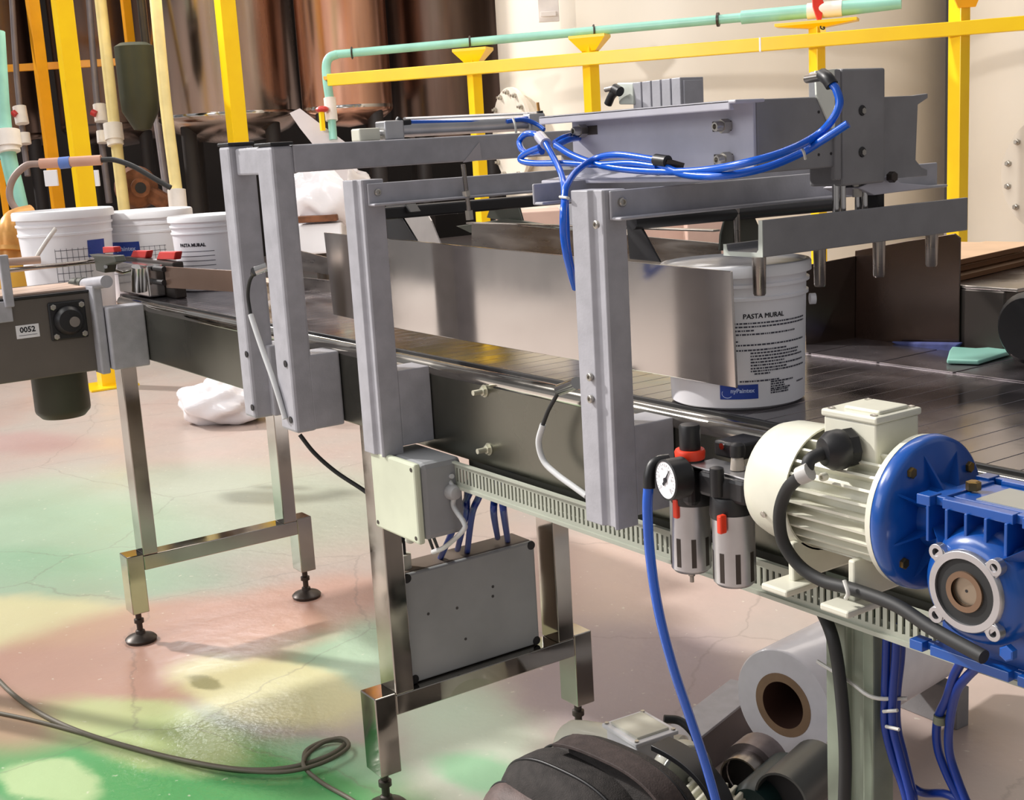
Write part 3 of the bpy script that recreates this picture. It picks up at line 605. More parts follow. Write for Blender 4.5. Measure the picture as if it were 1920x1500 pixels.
for k in range(13):
    a = math.radians(150+k*14); pts.append((-.017+.007*math.cos(a), .0225+.006*math.sin(a)))
for k in range(12): 
    w_ = .0012
    m.add(wrap(pc_, R0, -41, [pts[k], pts[k+1], (pts[k+1][0]*.9-.0017, pts[k+1][1]*.85+.0034), (pts[k][0]*.9-.0017, pts[k][1]*.85+.0034)], .0009), [(0, 1, 2, 3)])
m.build('logo_swoosh', LOGOW, lgo)
MB().cyl((pc_[0]+.062, pc_[1]+.069, BZ+.125), (pc_[0]+.066, pc_[1]+.075, BZ+.125), .007).build('handle_boss', WHT, pm)
# pails on the far cross table
def far_pail(name, label, px, pyb, d, wpx, hpx, kind):
    c = P(px, pyb, d=d); c.z = P(px, 392, d=d).z-hpx*d/F; rt = wpx*d/F/2; h = hpx*d/F
    t, R = pail(name, label, c, rt*.86, rt, h); return t, R, c
fp1, R1, c1_ = far_pail('paint_pail', 'large white pail with raised wire handle, leftmost on the far table', 136, 545, 3.7, 176, 157, 0)
m = MB(); 
aa = wrap(c1_, R1, -95, [(0, R1(0)*0+.19)], .004)[0]
MB().tube([P(103, 425, d=3.52), P(90, 440, d=3.5), P(72, 463, d=3.5), P(62, 478, d=3.52), P(56, 470, d=3.6)], .0055).build('handle', PIPEW, fp1)
fp2, R2, c2_ = far_pail('paint_pail', 'large white pail with blue logo and table print, middle of the far table', 288, 550, 3.9, 168, 163, 0)
c3_ = Vector((-3.36, 1.285, BZ)); fp3, R3 = pail('paint_pail', 'white pail with fine black text, partly behind the grey gantry', c3_, .087, .1, .2)
lg = MB(); wrap_rect(lg, c2_, R2, -53, -.048, .052, .137, .18, .0006); lo = lg.build('logo_panel', LOGO, fp2); wrap_text('nyPaintex', .018, c2_, R2, -51, .160, .0004, 'logo_lettering', LOGOW, lo, .0012)
g = MB()
for k in range(7): wrap_rect(g, c2_, R2, -22, -.02, .06, .085+k*.013, .0862+k*.013, .0006)
for k in range(6): wrap_rect(g, c2_, R2, -22, -.02+k*.015, -.019+k*.015, .085, .165, .0006, 1)
for k in range(6): wrap_rect(g, c2_, R2, -92, -.02, .06, .085+k*.016, .0862+k*.016, .0006)
g.build('table_print', INKG, fp2)
g = MB()
for k in range(6): wrap_rect(g, c1_, R1, -8, -.05, .05, .06+k*.018, .0612+k*.018, .0006)
for k in range(7): wrap_rect(g, c1_, R1, -8, -.05+k*.0155, -.049+k*.0155, .055, .155, .0006, 1)
g.build('table_print', INKG, fp1)
lg = MB(); wrap_rect(lg, c1_, R1, 24, -.03, .03, .13, .17, .0006); lg.build('logo_panel', LOGO, fp1)
wrap_text('PASTA MURAL', .012, c3_, R3, -50, .125, .0006, 'product_name', INK, fp3)
g = MB()
for k in range(6): wrap_rect(g, c3_, R3, -50, -.06, .06, .045+k*.0125, .0465+k*.0125, .0006)
g.build('small_print', INKG, fp3)
# pail table (far left, carries the pails)
ft = thing('far_table', 'low pinkish table top under the two large far pails', 'table', (c2_.x, c2_.y, 0))
zt3 = min(c1_.z, c2_.z)
for t_, c_ in ((fp1, c1_), (fp2, c2_)): t_.location.z = zt3; t_.scale.z = 1+(c_.z-zt3)/.24
MB().box(-4.25, -3.6, .85, 1.75, zt3-.03, zt3-.0005).build('table_top', mat('pinkish_table', (205, 178, 160)), ft, .003)
MB().box(-4.2, -3.6, .87, .9, zt3-.07, zt3-.03).build('support_rail', GREYD, ft, .002)
UPV = Vector((0, 0, 1))
# ------------------------------------------------------------ dark hopper housing beyond the belt
HY = 1.60
hp = thing('outfeed_housing', 'dark steel housing with tall side plates beyond the belt, right of the pail', 'housing', (-1.1, HY+.2, .7))
a = P(1600, 640, y=HY); b = P(1885, 545, y=HY); cR = P(1800, 437, y=HY)
MB().box(a.x, b.x, HY, HY+.48, .70, P(1840, 543, y=HY).z).build('box_body', DARK, hp, .003)
m = MB(); m.prism([P(1603, 470, y=HY-.004), P(1700, 452, y=HY-.004), P(1790, 438, y=HY-.004), P(1800, 446, y=HY-.004), P(1798, 650, y=HY-.004), P(1660, 640, y=HY-.004), P(1600, 690, y=HY-.004)], (0, .003, 0)); m.build('front_plate', mat('dark_reflective_steel', (118, 104, 96), .22, 1, .2, 3, .1, 4), hp, .0008)
xa = a.x; m = MB(); pA = P(1512, 500, y=HY-.12)
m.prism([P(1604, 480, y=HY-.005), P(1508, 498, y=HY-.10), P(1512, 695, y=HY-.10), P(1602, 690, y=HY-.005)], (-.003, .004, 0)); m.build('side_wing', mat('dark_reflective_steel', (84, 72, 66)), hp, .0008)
MB().box(a.x+.1, b.x+.02, HY+.0, HY+.48, P(1840, 543, y=HY).z, P(1840, 537, y=HY).z).build('top_sheet', SSB, hp, .001)
kn = P(1948, 612, y=HY-.05)
MB().lathe([(.01, -.03), (.042, -.03), (.05, -.02), (.05, -.01), (.042, 0), (.01, 0)], kn, (0, 1, 0), 32).build('hand_wheel', BLK, hp)
MB().cyl(kn, (kn.x, HY+.01, kn.z), .012).build('wheel_shaft', SSB, hp)
sc = thing('teal_pipe_stand_in', 'pale teal flat sheet added in place of a far teal pipe, beside the blue tarp stand-in', 'stand-in', tuple(P(1780, 668, z=BZ+.003)))  # flat teal piece stands in for a teal pipe farther back
z_ = BZ+.003; m = MB(); m.prism([P(1780, 664, z=z_), P(1785, 657, z=z_), P(1830, 660, z=z_), P(1905, 655, z=z_), P(1900, 664, z=z_), P(1835, 684, z=z_), P(1775, 682, z=z_)], (0, 0, .006)); m.build('sheet', TEAL, sc, .002)
m = MB(); m.prism([P(1668, 641, y=HY-.02), P(1800, 643, y=HY-.02), P(1780, 672, y=HY-.02), P(1735, 676, y=HY-.02)], (0, .01, 0)); tag(m.build('blue_tarp_stand_in', BLUEC, None, .003), 'dark blue cloth under the dark housing edge, in place of a blue tarp farther back', 'cloth')  # small cloth stands in for a blue tarp seen through the gap
m = MB(); m.tube([P(1700, 690, z=BZ+.012), P(1850, 712, z=BZ+.012)], .003, 6)
# table with cardboard sheets
tz = P(1840, 537, y=HY).z+.0005
SA = P(1795, 528, z=tz); e1 = (P(1920, 498, z=tz)-SA).normalized(); e2 = Vector((-1, .03, 0)); SA += e1*max(0, (1.63-SA.y)/e1.y)
for k in range(3):
    zq = tz+.0005+k*.0125; off = (0, .008, -.003)[k]; ln_ = (.42, .40, .26)[k]; th = .0075
    c_ = SA+e2*off; c_.z = zq; w = [c_, c_+e1*ln_, c_+e1*(ln_-.02)+e2*.15, c_+e2*.16]
    m = MB(); m.prism(w, (0, 0, th)); o = m.build('cardboard_sheet', CARD); tag(o, ['lowest brown cardboard sheet on the dark housing at right', 'middle brown cardboard sheet on the dark housing at right', 'topmost short cardboard sheet on the dark housing at right'][k], 'cardboard', 'cardboard sheets on the dark housing')
    m = MB(); nrm = Vector((.001, 0, 0)); m.prism([w[0]+nrm, w[1]+nrm, w[1], w[0]], (0, 0, th*.94)); m.build('sheet_edge', CARDE, o)
    if k < 2: m = MB(); m.prism([c_+e1*.05+e2*.05+UPV*th, c_+e1*.3+e2*.05+UPV*th, c_+e1*.3+e2*.12+UPV*th, c_+e1*.05+e2*.12+UPV*th], (0, 0, .0130-th)); m.build('spacer_card', CARDE, o)
# ------------------------------------------------------------ slotted cable duct under the panel
dx0 = P(846, 880, y=1.03).x; dz1 = .757; dz0 = .716; DYf = 1.03
du = thing('cable_duct', 'long grey slotted cable duct fixed under the conveyor side panel', 'cable duct', (-1.2, 1.045, dz0))
m = MB(); x = dx0; m.box(dx0, -.1, DYf, DYf+.0025, dz0, dz0+.008); m.box(dx0, -.1, DYf, DYf+.0025, dz1-.010, dz1)
m.box(dx0, dx0+.006, DYf, DYf+.0025, dz0, dz1)
while x < -.1:
    m.box(x, x+.0055, DYf+.0002, DYf+.0025, dz0+.004, dz1-.006); x += .0098
m.box(dx0, -.1, DYf-.001, DYf+.04, dz0-.003, dz0); m.box(dx0, -.1, DYf-.004, DYf, dz1-.003, dz1); m.box(dx0, -.1, DYf-.004, DYf, dz0-.003, dz0+.002)
m.build('slotted_channel', DUCT, du)
MB().box(dx0+.001, -.1, DYf+.034, DYf+.038, dz0, dz1).build('back_wall', mat('duct_inside', (70, 70, 62), .7), du)
# bolts on side panel
for (px, py) in ((909, 733), (917, 842)):
    c = P(px, py, y=1.05); m = MB(); m.lathe([(.010, 0), (.010, .0015)], c, (0, -1, 0), 20); hexbolt(m, c, (0, -1, 0), .0075, .006); m.cyl(c, c+Vector((0, -.022, 0)), .0042)
    m.build('panel_bolt', mat('pale_bolt', (210, 208, 188), .4, .6), cv)
# ------------------------------------------------------------ junction box under post 2
jb = thing('junction_box', 'pale green plastic junction box hanging below the bolted post', 'junction box', (-1.79, 1.0, .63))
JY = .955; m = MB(); j = [P(687, 842, y=JY), P(775, 868, y=JY), P(779, 1008, y=JY), P(700, 985, y=JY)]
jx0 = -1.865; jx1 = -1.718; jz0 = .632; jz1 = .765
MB().box(jx0, jx1, JY, JY+.012, jz0, jz1).build('cover', mat('pale_green_cover', (206, 212, 188), .45), jb, .004)
MB().box(jx0+.004, jx1-.001, JY+.012, 1.045, jz0+.003, jz1-.002).build('box_body', mat('grey_box_plastic', (150, 152, 154), .5), jb, .01)
for (ax_, az_) in ((jx0+.01, jz0+.01), (jx1-.01, jz0+.01), (jx1-.01, jz1-.01)):
    MB().lathe([(0, .0008), (.0035, .0008), (.0035, 0)], (ax_, JY, az_), (0, -1, 0), 12).build('screw', DARK, jb)
c = P(832, 925, x=jx1); MB().lathe([(.013, -.004), (.013, .006), (.010, .016), (.006, .018)], (jx1, 1.02, c.z), (1, 0, 0), 16).build('cable_gland', mat('grey_gland', (176, 176, 176)), jb)
gz = c.z
MB().tube([(jx1+.014, 1.02, gz), P(841, 895, y=1.022), P(848, 893, y=1.022)], .004).build('sleeve_cable', CABLE, jb)
MB().tube([(jx1+.014, 1.02, gz), P(850, 948, y=1.02), P(870, 980, y=1.02), P(868, 995, y=1.02), P(835, 1025, y=1.03), P(812, 1035, y=1.04)], .0042).build('sleeve_cable', CABLE, jb)
MB().cyl(P(770, 1003, y=1.0), P(768, 1014, y=1.0), .008).build('cable_gland', PALE, jb)
# ------------------------------------------------------------ control box between the legs
cb = thing('control_box', 'grey flat control box with dark corners between the conveyor legs', 'control box', (-2.09, 1.24, .24))
xb = -2.052
k = [P(765, 1076, x=xb), P(1012, 1012, x=xb), P(1012, 1206, x=xb), P(776, 1287, x=xb)]
by0, by1, bz0, bz1 = 1.1, 1.405, .242, .462
MB().box(xb-.08, xb-.012, by0, by1, bz0, bz1).build('box_body', mat('control_box_side', (118, 106, 96), .5), cb, .004)
MB().box(xb-.012, xb, by0, by1, bz0, bz1).build('lid', CBOX, cb, .004)
for (yy, zz_) in ((by0+.008, bz0+.008), (by1-.008, bz0+.008), (by1-.008, bz1-.008), (by0+.008, bz1-.008)):
    MB().lathe([(0, .0015), (.0085, .0015), (.0095, -.001)], (xb, yy, zz_), (1, 0, 0), 16).build('corner_cap', BLK, cb)
for (px, py) in ((857, 1140), (924, 1100), (924, 1118), (873, 1198), (803, 1151)):
    MB().lathe([(0, .0006), (.003, .0006), (.003, 0)], P(px, py, x=xb), (1, 0, 0), 10).build('stain_spot', mat('soot', (84, 82, 80), .9), cb)
MB().cyl((xb-.04, 1.125, bz1), (xb-.04, 1.125, bz1+.028), .015).build('cable_gland', CREAM, cb); MB().cyl((xb-.04, 1.125, bz1+.028), (xb-.04, 1.125, bz1+.075), .006).build('gland_cable', BLKR, cb)
MB().tube([(xb-.04, 1.4, .46), (xb-.04, 1.437, .5), (xb-.04, 1.44, .52)], .006)
hb = thing('air_tube_bundle', 'dark blue air tubes dropping from the cable duct into the grey control box', 'air tube', tuple(P(870, 1000, x=-2.0)))
for (x0, x1, x2, yend) in ((889, 862, 826, 1046), (878, 873, 858, 1030), (908, 885, 876, 1036), (928, 926, 933, 1008), (938, 945, 952, 1014)):
    MB().tube([P(x0, 905, y=1.05), P((x0+x1)/2, 935, y=1.07), P(x1, 965, y=1.09), P(x2, yend, x=xb-.04)], .0058).build('air_tube', BLUED, hb)
for (x0, x2) in ((803, 812), (812, 822)): MB().tube([P(x0, 1005, y=1.02), P(x2, 1030, x=xb-.04)], .003).build('lead', BLKR, hb)
# sensor on post 3
sensor('proximity_sensor', 'small right-angle sensor with black and white cable on the near post', P(1050, 730, y=1.02), P(1082, 718, y=1.0),
       [P(1050, 730, y=1.02), P(1040, 748, y=1.02), P(1028, 770, y=1.02), P(1018, 796, y=1.02), P(1010, 830, y=1.02), P(1020, 865, y=1.022), P(1045, 890, y=1.024), P(1075, 912, y=1.026), P(1100, 930, y=1.028)], 3, .003)
# loose black cable from the gantry sensor towards the box
tag(MB().tube([P(562, 815, y=1.0), P(590, 850, y=1.02), P(630, 885, y=1.05), P(680, 918, y=1.08), P(700, 935, y=1.09)], .0042).build('sensor_cable', BLKR), 'thin dark cable sagging from the gantry foot toward the junction box', 'cable')
# ------------------------------------------------------------ filter regulator lubricator
fr = thing('filter_regulator', 'black and silver air filter regulator with orange collar and pressure gauge', 'air regulator', tuple(P(1297, 1080, y=.985)))
def vlathe(px, prof_px, yv, name, m, n=36, par=None):
    pr = []; c = None
    for (py, hw) in prof_px:
        q = P(px, py, y=yv); d = (RW[2]).dot(q-CAM)
        if c is None: c = q
        pr.append((hw*d/F, q.z-c.z))
    return MB().lathe(pr, c, (0, 0, 1), n).build(name, m, par)
vlathe(1294, [(845, 19), (838, 20), (800, 20), (796, 18), (795, 8)], .97, 'pressure_knob', BLK, par=fr)
vlathe(1294, [(862, 26), (858, 28), (846, 29), (842, 27)], .97, 'lock_collar', ORNG, par=fr)
vlathe(1294, [(880, 24), (872, 29), (858, 28)], .97, 'collar_base', BLK, par=fr)
b1 = P(1297, 900, y=.97); MB().box(b1.x-.026, b1.x+.024, .947, 1.0, P(1297, 938, y=.97).z, P(1297, 876, y=.97).z).build('regulator_body', BLK, fr, .006)
vlathe(1300, [(940, 42), (934, 44), (900, 42), (884, 40), (876, 34)], .972, 'regulator_head', BLK, par=fr)
c1 = P(1250, 900, y=.925); ax_ = Vector((-.18, -1, .0)).normalized(); ax_ = (CAM-c1); ax_.z = 0; ax_.normalize(); ax_ = (ax_+Vector((-.9, -.2, 0))).normalized()
gr_ = .0225
go = MB().lathe([(.02, -.026), (gr_*1.06, -.022), (gr_*1.06, .001), (gr_*.96, .002), (gr_*.96, -.001)], c1, ax_, 36).build('gauge_case', BLK, fr)
gfz = MB().lathe([(0, .0012), (gr_*.97, .0012), (gr_*.97, -.002)], c1, ax_, 36).build('gauge_face', WHT, go)
u_ = ax_.cross(Vector((0, 0, 1))).normalized()*-1; w_ = Vector((0, 0, 1)); w_ = u_.cross(ax_)*-1
if w_.z < 0: w_ = -w_
m = MB(); o_ = c1+ax_*.002; rt_ = -u_ if (-u_).dot(RW[0]) > 0 else u_
dirn = (rt_*.55+w_*.75).normalized(); pn = dirn.cross(ax_)
m.prism([o_-dirn*.008+pn*.0016, o_-dirn*.008-pn*.0016, o_+dirn*.016-pn*.0004, o_+dirn*.016+pn*.0004], ax_*.0006); m.lathe([(.003, 0), (.003, .001)], o_, ax_, 12); m.build('needle', INK, gfz)
m = MB()
for k in range(21):
    a = math.radians(-225+k*13.5); dr = rt_*math.cos(a+math.radians(0))+w_*math.sin(-a); 
    dr = rt_*math.cos(math.radians(225-k*13.5))+w_*math.sin(math.radians(225-k*13.5)); pn = dr.cross(ax_)
    l = .0035 if k % 5 == 0 else .002
    m.prism([o_+dr*(.019-l)+pn*.0002, o_+dr*(.019-l)-pn*.0002, o_+dr*.019-pn*.0002, o_+dr*.019+pn*.0002], ax_*.0002)
for k, s in enumerate(('0', '2', '4', '6', '8', '10')):
    a = math.radians(225-k*54); vs, fs = text(s, .0045); ctr = o_+(rt_*math.cos(a)+w_*math.sin(a))*.0135
    m.add([ctr+rt_*v.x+w_*v.y+ax_*.0001 for v in vs], fs)
m.build('dial_marks', INK, gfz)
def bowl(px, y0, y1, hw, nslot, yv, s0, s1):
    q0 = P(px, y0, y=yv); q1 = P(px, y1, y=yv); d = RW[2].dot(q0-CAM); r = hw*d/F; h = q0.z-q1.z
    b = MB().lathe([(0, 0), (r*.5, 0), (r*.85, .002), (r, .006), (r, h)], q1, (0, 0, 1), 40).build('bowl_guard', ALU, fr)
    a0 = math.atan2(-q1.y, -q1.x)
    m = MB()
    for k in range(8):
        a = k*math.pi/4+.2; u = Vector((math.cos(a), math.sin(a), 0)); t_ = Vector((-u.y, u.x, 0))
        za = q1.z+h*s0; zb = q1.z+h*s1; c = q1.copy(); c.z = 0
        m.obox(Vector((q1.x, q1.y, (za+zb)/2))+u*(r-.0006), u, t_, Vector((0, 0, 1)), .0009, .0028, (zb-za)/2)
    m.build('bowl_slots', DARK, b); return q1, r
q1, r1 = bowl(1297, 932, 1070, 38, 4, .97, .12, .5)
MB().lathe([(.004, 0), (.004, -.006), (.0025, -.007), (.0025, -.014)], q1, (0, 0, 1), 12).build('drain_nipple', SSB, fr)
m = MB(); a = P(1267, 958, y=.945); m.box(a.x-.004, a.x+.004, .943, .95, P(1267, 972, y=.945).z, P(1267, 936, y=.945).z); m.build('release_tab', ORNG, fr, .002)
fr2 = thing('lubricator', 'silver slotted lubricator bowl with orange tab, between regulator and cream motor', 'air lubricator', tuple(P(1380, 1098, y=.965)))
FRS = fr; fr = fr2
vlathe(1372, [(968, 40), (962, 42), (932, 40), (928, 38)], .965, 'bowl_collar', BLK, par=fr2)
q2, r2 = bowl(1378, 960, 1096, 40, 4, .965, .1, .5)
m = MB(); a = P(1351, 985, y=.935); m.box(a.x-.0035, a.x+.0035, .932, .942, P(1351, 1001, y=.935).z, P(1351, 966, y=.935).z); m.build('release_tab', ORNG, fr2, .002)
b2 = P(1360, 905, y=.965); MB().box(b2.x-.03, b2.x+.045, .95, 1.0, P(1360, 932, y=.965).z, P(1360, 886, y=.965).z).build('lubricator_body', BLK, fr2, .005)
vlathe(1372, [(936, 36), (930, 38), (900, 38), (890, 34)], .967, 'lubricator_head', BLK, par=fr2)
vlathe(1345, [(930, 13), (885, 14), (878, 13), (876, 8)], .945, 'fill_plug', BLK, par=fr2)
MB().box(b2.x-.05, b2.x+.045, .955, .995, P(1360, 886, y=.965).z, P(1360, 882, y=.965).z).build('top_plate', ALU, fr2, .001)
vlathe(1383, [(880, 14), (860, 12), (856, 10)], .975, 'sight_dome', mat('clear_dome', (200, 190, 178), .1, 0, trans=.4), par=fr2)
vlathe(1383, [(856, 14), (842, 15), (834, 14), (830, 8)], .975, 'adjuster', BLK, par=fr2)
MB().box(P(1350, 835, y=1.01).x, P(1398, 835, y=1.01).x, 1.0, 1.048, P(1370, 856, y=1.01).z, P(1370, 826, y=1.01).z).build('mounting_bracket', BLK, fr2, .003)
MB().lathe([(.004, 0), (.004, .003)], P(1356, 836, y=1.0), (0, -1, 0), 14).build('screw', CHR, fr2)
# blue supply hose with elbow
bh = thing('blue_air_hose', 'thick bright blue air hose hanging from the pressure gauge to the floor', 'hose', tuple(P(1345, 1500, y=1.0)))
MB().tube([P(1216, 910, y=.93), P(1214, 960, y=.93), P(1220, 1050, y=.94), P(1236, 1150, y=.95), P(1262, 1250, y=.97), P(1292, 1340, y=1.0), P(1322, 1430, y=1.03), P(1350, 1530, y=1.06), P(1380, 1650, y=1.1)], .0062, 14).build('hose', BLUEH, bh)
MB().tube([P(1217, 915, y=.93), P(1218, 890, y=.932), P(1228, 868, y=.94), P(1255, 862, y=.955)], .0072, 12).build('elbow_fitting', BLK, bh)
# ------------------------------------------------------------ gear motor
AY, AZ = .925, .903; AX = Vector((1, 0, 0))
mo = thing('electric_motor', 'cream finned electric motor with square terminal box, bolted to the blue gearbox', 'motor', (-.81, AY, .84))
MB().lathe([(.02, -.905), (.048, -.903), (.057, -.895), (.0605, -.882), (.0618, -.836), (.060, -.836), (.058, -.87)], (0, AY, AZ), AX, 48, False).build('fan_cowl', CREAM, mo)
MB().lathe([(0, -.853), (.047, -.853), (.047, -.733)], (0, AY, AZ), AX, 48).build('stator_body', CREAM, mo)
m = MB()
for k in range(28):
    a = 2*math.pi*k/28; u = Vector((0, math.cos(a), math.sin(a)))
    if abs(a-math.pi/2) < .42: continue
    t_ = Vector((0, -u.z, u.y)); m.obox(Vector((-.795, AY, AZ))+u*.0530, AX, u, t_, .055, .0062, .0013)
m.build('cooling_fins', CREAM, mo)
MB().lathe([(.052, -.742), (.062, -.736), (.070, -.732), (.0705, -.726), (.05, -.726)], (0, AY, AZ), AX, 56).build('motor_flange', CREAM, mo)
for (px, py) in ((1443, 935), (1541, 870)):
    c = P(px, py, y=AY-.05); m = MB(); 
for ang in (200, 330):
    a = math.radians(ang); u = Vector((0, math.cos(a), math.sin(a))); m = MB(); m.lathe([(.0035, 0), (.0035, .003), (0, .0035)], Vector((-.868, AY, AZ))+u*.0595, u, 12); m.build('cowl_screw', BOLTM, mo)
tb0 = P(1538, 752, y=.893); tb1 = P(1643, 783, y=.893)
x0_, x1_ = tb0.x+.004, tb1.x; zt_ = (tb0.z+tb1.z)/2
MB().box(x0_, x1_, .893, .952, AZ+.040, zt_-.010).build('terminal_box', CREAM, mo, .002)
ld = MB(); ld.box(x0_-.002, x1_+.002, .891, .954, zt_-.010, zt_-.003); lid = ld.build('terminal_lid', CREAM, mo, .002)
MB().box(x0_+.016, x1_-.004, .902, .943, zt_-.004, zt_+.0005).build('raised_panel', CREAM, lid, .002)
for xx in (x0_+.006, x1_-.006):
    for yy in (.897, .948): MB().lathe([(.0035, 0), (.0035, .002), (0, .003)], (xx, yy, zt_-.004), (0, 0, 1), 12).build('lid_screw', BOLTM, lid)
# gland and black cable
c = P(1598, 838, y=.893)
gl = MB(); axg = (Vector((-.35, -1, -.05))).normalized()
gl.lathe([(.0185, 0), (.0185, .009)], c, axg, 8, True, False); gl.lathe([(.018, .009), (.019, .013), (.0185, .022), (.013, .03), (.009, .031)], c, axg, 28)
gl.build('cable_gland', BLK, mo)
e = c+axg*.03
MB().tube([e-axg*.01, e+axg*.012+Vector((0, 0, -.004)), P(1510, 885, y=.85), P(1478, 915, y=.852), P(1462, 960, y=.856), P(1468, 1015, y=.862), P(1500, 1062, y=.868), P(1545, 1090, y=.872), P(1600, 1105, y=.872), P(1680, 1135, y=.868), P(1750, 1180, y=.862), P(1845, 1232, y=.856)], .0062, 14).build('power_cable', BLKR, mo)
MB().tube([P(1499, 893, y=.843), P(1519, 884, y=.846)], .0085, 12).build('tape_band', mat('grey_tape', (190, 188, 184), .5), mo)
m = MB(); m.tube([P(1583, 1088, y=.86), P(1590, 1112, y=.858), P(1586, 1122, y=.862)], .002, 8); m.build('zip_tie', TIE, mo)
# motor feet
for (xa, pl_, pr_) in ((-.84, 0, 0), (-.765, 0, 0)):
    m = MB(); m.box(xa-.004, xa+.004, AY-.05, AY+.05, AZ-.085, AZ-.045); m.box(xa-.016, xa+.018, AY-.075, AY-.03, AZ-.091, AZ-.084); m.build('foot', CREAM, mo, .002)
m = MB(); sock(m, P(1548, 893, y=AY-.058), (0, -1, 0), .004, .006); m.build('earth_screw', CREAM, mo)
gx = thing('worm_gearbox', 'bright blue worm gearbox with large round flange and silver output ring', 'gearbox', (-.64, AY, .8))
MB().lathe([(.05, -.726), (.070, -.726), (.0715, -.722), (.070, -.714), (.066, -.7105), (.03, -.708), (.028, -.69), (.028, -.66)], (0, AY, AZ), AX, 64, False).build('input_flange', BLUEP, gx)
for k in range(4):
    a = math.radians(38+k*90); u = Vector((0, math.cos(a), math.sin(a))); c = Vector((-.711, AY, AZ))+u*.0575
    m = MB(); hexbolt(m, c, (1, 0, 0), .0052, .004); m.build('flange_bolt', GOLDB, gx)
m = MB()
for k in range(8):
    a = math.radians(15+k*45); u = Vector((0, math.cos(a), math.sin(a))); t_ = Vector((0, -u.z, u.y)); m.prism([Vector((-.711, AY, AZ))+u*.028, Vector((-.711, AY, AZ))+u*.062, Vector((-.695, AY, AZ))+u*.028], t_*.0022)
m.build('flange_ribs', BLUEP, gx)
rc_ = P(1808, 1110, y=.862); ox, oz = rc_.x, rc_.z
# housing: round drum around the output axis with a boxy head around the worm
m = MB(); m.lathe([(.036, .866-AY), (.045, .872-AY), (.051, .885-AY), (.052, .97-AY), (.04, .985-AY)], (ox, AY, oz), (0, 1, 0), 48)
m.build('drum_housing', BLUEP, gx)
m = MB(); m.box(-.69, -.575, AY-.03, AY+.034, oz+.01, AZ+.022); m.lathe([(.026, -.69), (.026, -.56)], (0, AY, AZ), AX, 32); m.build('worm_housing', BLUEP, gx, .003)
zt3_ = P(1760, 925, y=.885).z
m = MB()
for yy in (.872, .953):
    m.box(-.690, -.676, yy, yy+.016, zt3_-.009, zt3_); m.box(-.666, -.598, yy+.003, yy+.013, zt3_-.009, zt3_-.0005); m.box(-.588, -.560, yy, yy+.016, zt3_-.009, zt3_); m.box(-.676, -.588, yy+.008, yy+.0145, zt3_-.0088, zt3_-.001)
m.box(-.685, -.672, .886, .956, zt3_-.010, zt3_-.002); m.box(-.600, -.588, .886, .956, zt3_-.010, zt3_-.002)
m.box(-.675, -.590, AY-.028, AY+.028, AZ+.015, zt3_-.004); m.build('top_mounting_pad', BLUEP, gx, .0007)
m = MB(); m.box(-.652, -.606, .902, .948, zt3_-.006, zt3_-.0032); m.build('machined_face', mat('machined_grey', (176, 178, 172), .4, .6), gx)
m = MB(); m.lathe([(.0065, 0), (.0065, .007), (.004, .008)], (-.668, .92, zt3_-.002), (0, 0, 1), 6, True, False); m.build('breather_plug', GOLDB, gx)
m = MB()
for k in range(6):
    xx = -.68+k*.019; m.box(xx, xx+.003, .872, .90, AZ-.006, zt3_-.008)
m.build('cooling_ribs', BLUEP, gx, .0006)
zb3 = .792
m = MB()
for yy in (.876, .953): m.box(-.70, -.686, yy, yy+.014, zb3, zb3+.009); m.box(-.678, -.60, yy, yy+.014, zb3, zb3+.009); m.box(-.592, -.56, yy, yy+.014, zb3, zb3+.009); m.box(-.69, -.58, yy+.007, yy+.0125, zb3+.001, zb3+.0085)
m.box(-.682, -.668, .888, .956, zb3, zb3+.009); m.box(-.60, -.586, .888, .956, zb3, zb3+.009); m.box(-.676, -.59, .89, .955, zb3+.004, oz-.02)
m.build('bottom_mounting_pad', BLUEP, gx, .0007)
for sx in (-1, 1):
    m = MB(); m.prism([(ox+sx*.03, .867, oz+.034), (ox+sx*.062, .89, oz+.055), (ox+sx*.045, .90, oz+.02)], (0, .02, 0)); m.build('corner_rib', BLUEP, gx, .001)
# output ring with four lugs
m = MB(); fc = (ox, .862, oz)
m.lathe([(.0285, -.001), (.0345, -.001), (.0355, .001), (.0355, .006), (.0285, .006), (.0285, -.001)], fc, (0, 1, 0), 48, False)
for k in range(4):
    a = math.radians(45+k*90); u = Vector((math.cos(a), 0, math.sin(a))); c = Vector(fc)+u*.0395; m.lathe([(.0036, -.0008), (.0072, -.0008), (.0072, .007), (.0036, .007), (.0036, -.0008)], c, (0, 1, 0), 20, False)
    t_ = Vector((-u.z, 0, u.x)); m.obox(Vector(fc)+u*.036+Vector((0, .0035, 0)), u, t_, Vector((0, 1, 0)), .003, .0072, .0034)
m.build('output_ring', ALU, gx, .0003)
for k in range(4):
    a = math.radians(45+k*90); u = Vector((math.cos(a), 0, math.sin(a))); c = Vector(fc)+u*.0395; MB().lathe([(0, 0), (.0036, 0)], c+Vector((0, .003, 0)), (0, 1, 0), 16, False).build('lug_hole', BLK, gx)
MB().lathe([(.0175, .001), (.0285, .0015), (.0285, .004)], fc, (0, 1, 0), 40, False).build('shaft_seal', BLKR, gx)
MB().lathe([(.0125, -.001), (.0175, -.001), (.0178, .002), (.0125, .002), (.0125, .01)], fc, (0, 1, 0), 36, False).build('hollow_shaft', mat('worn_bronze', (140, 116, 96), .35, .8), gx)
MB().lathe([(0, .003), (.0122, .003), (.0122, .02)], fc, (0, 1, 0), 32).build('drive_shaft', mat('worn_steel', (160, 146, 128), .35, .8), gx)
MB().lathe([(0, .0028), (.0014, .0028)], fc, (0, 1, 0), 10, False).build('centre_mark', BLK, gx)
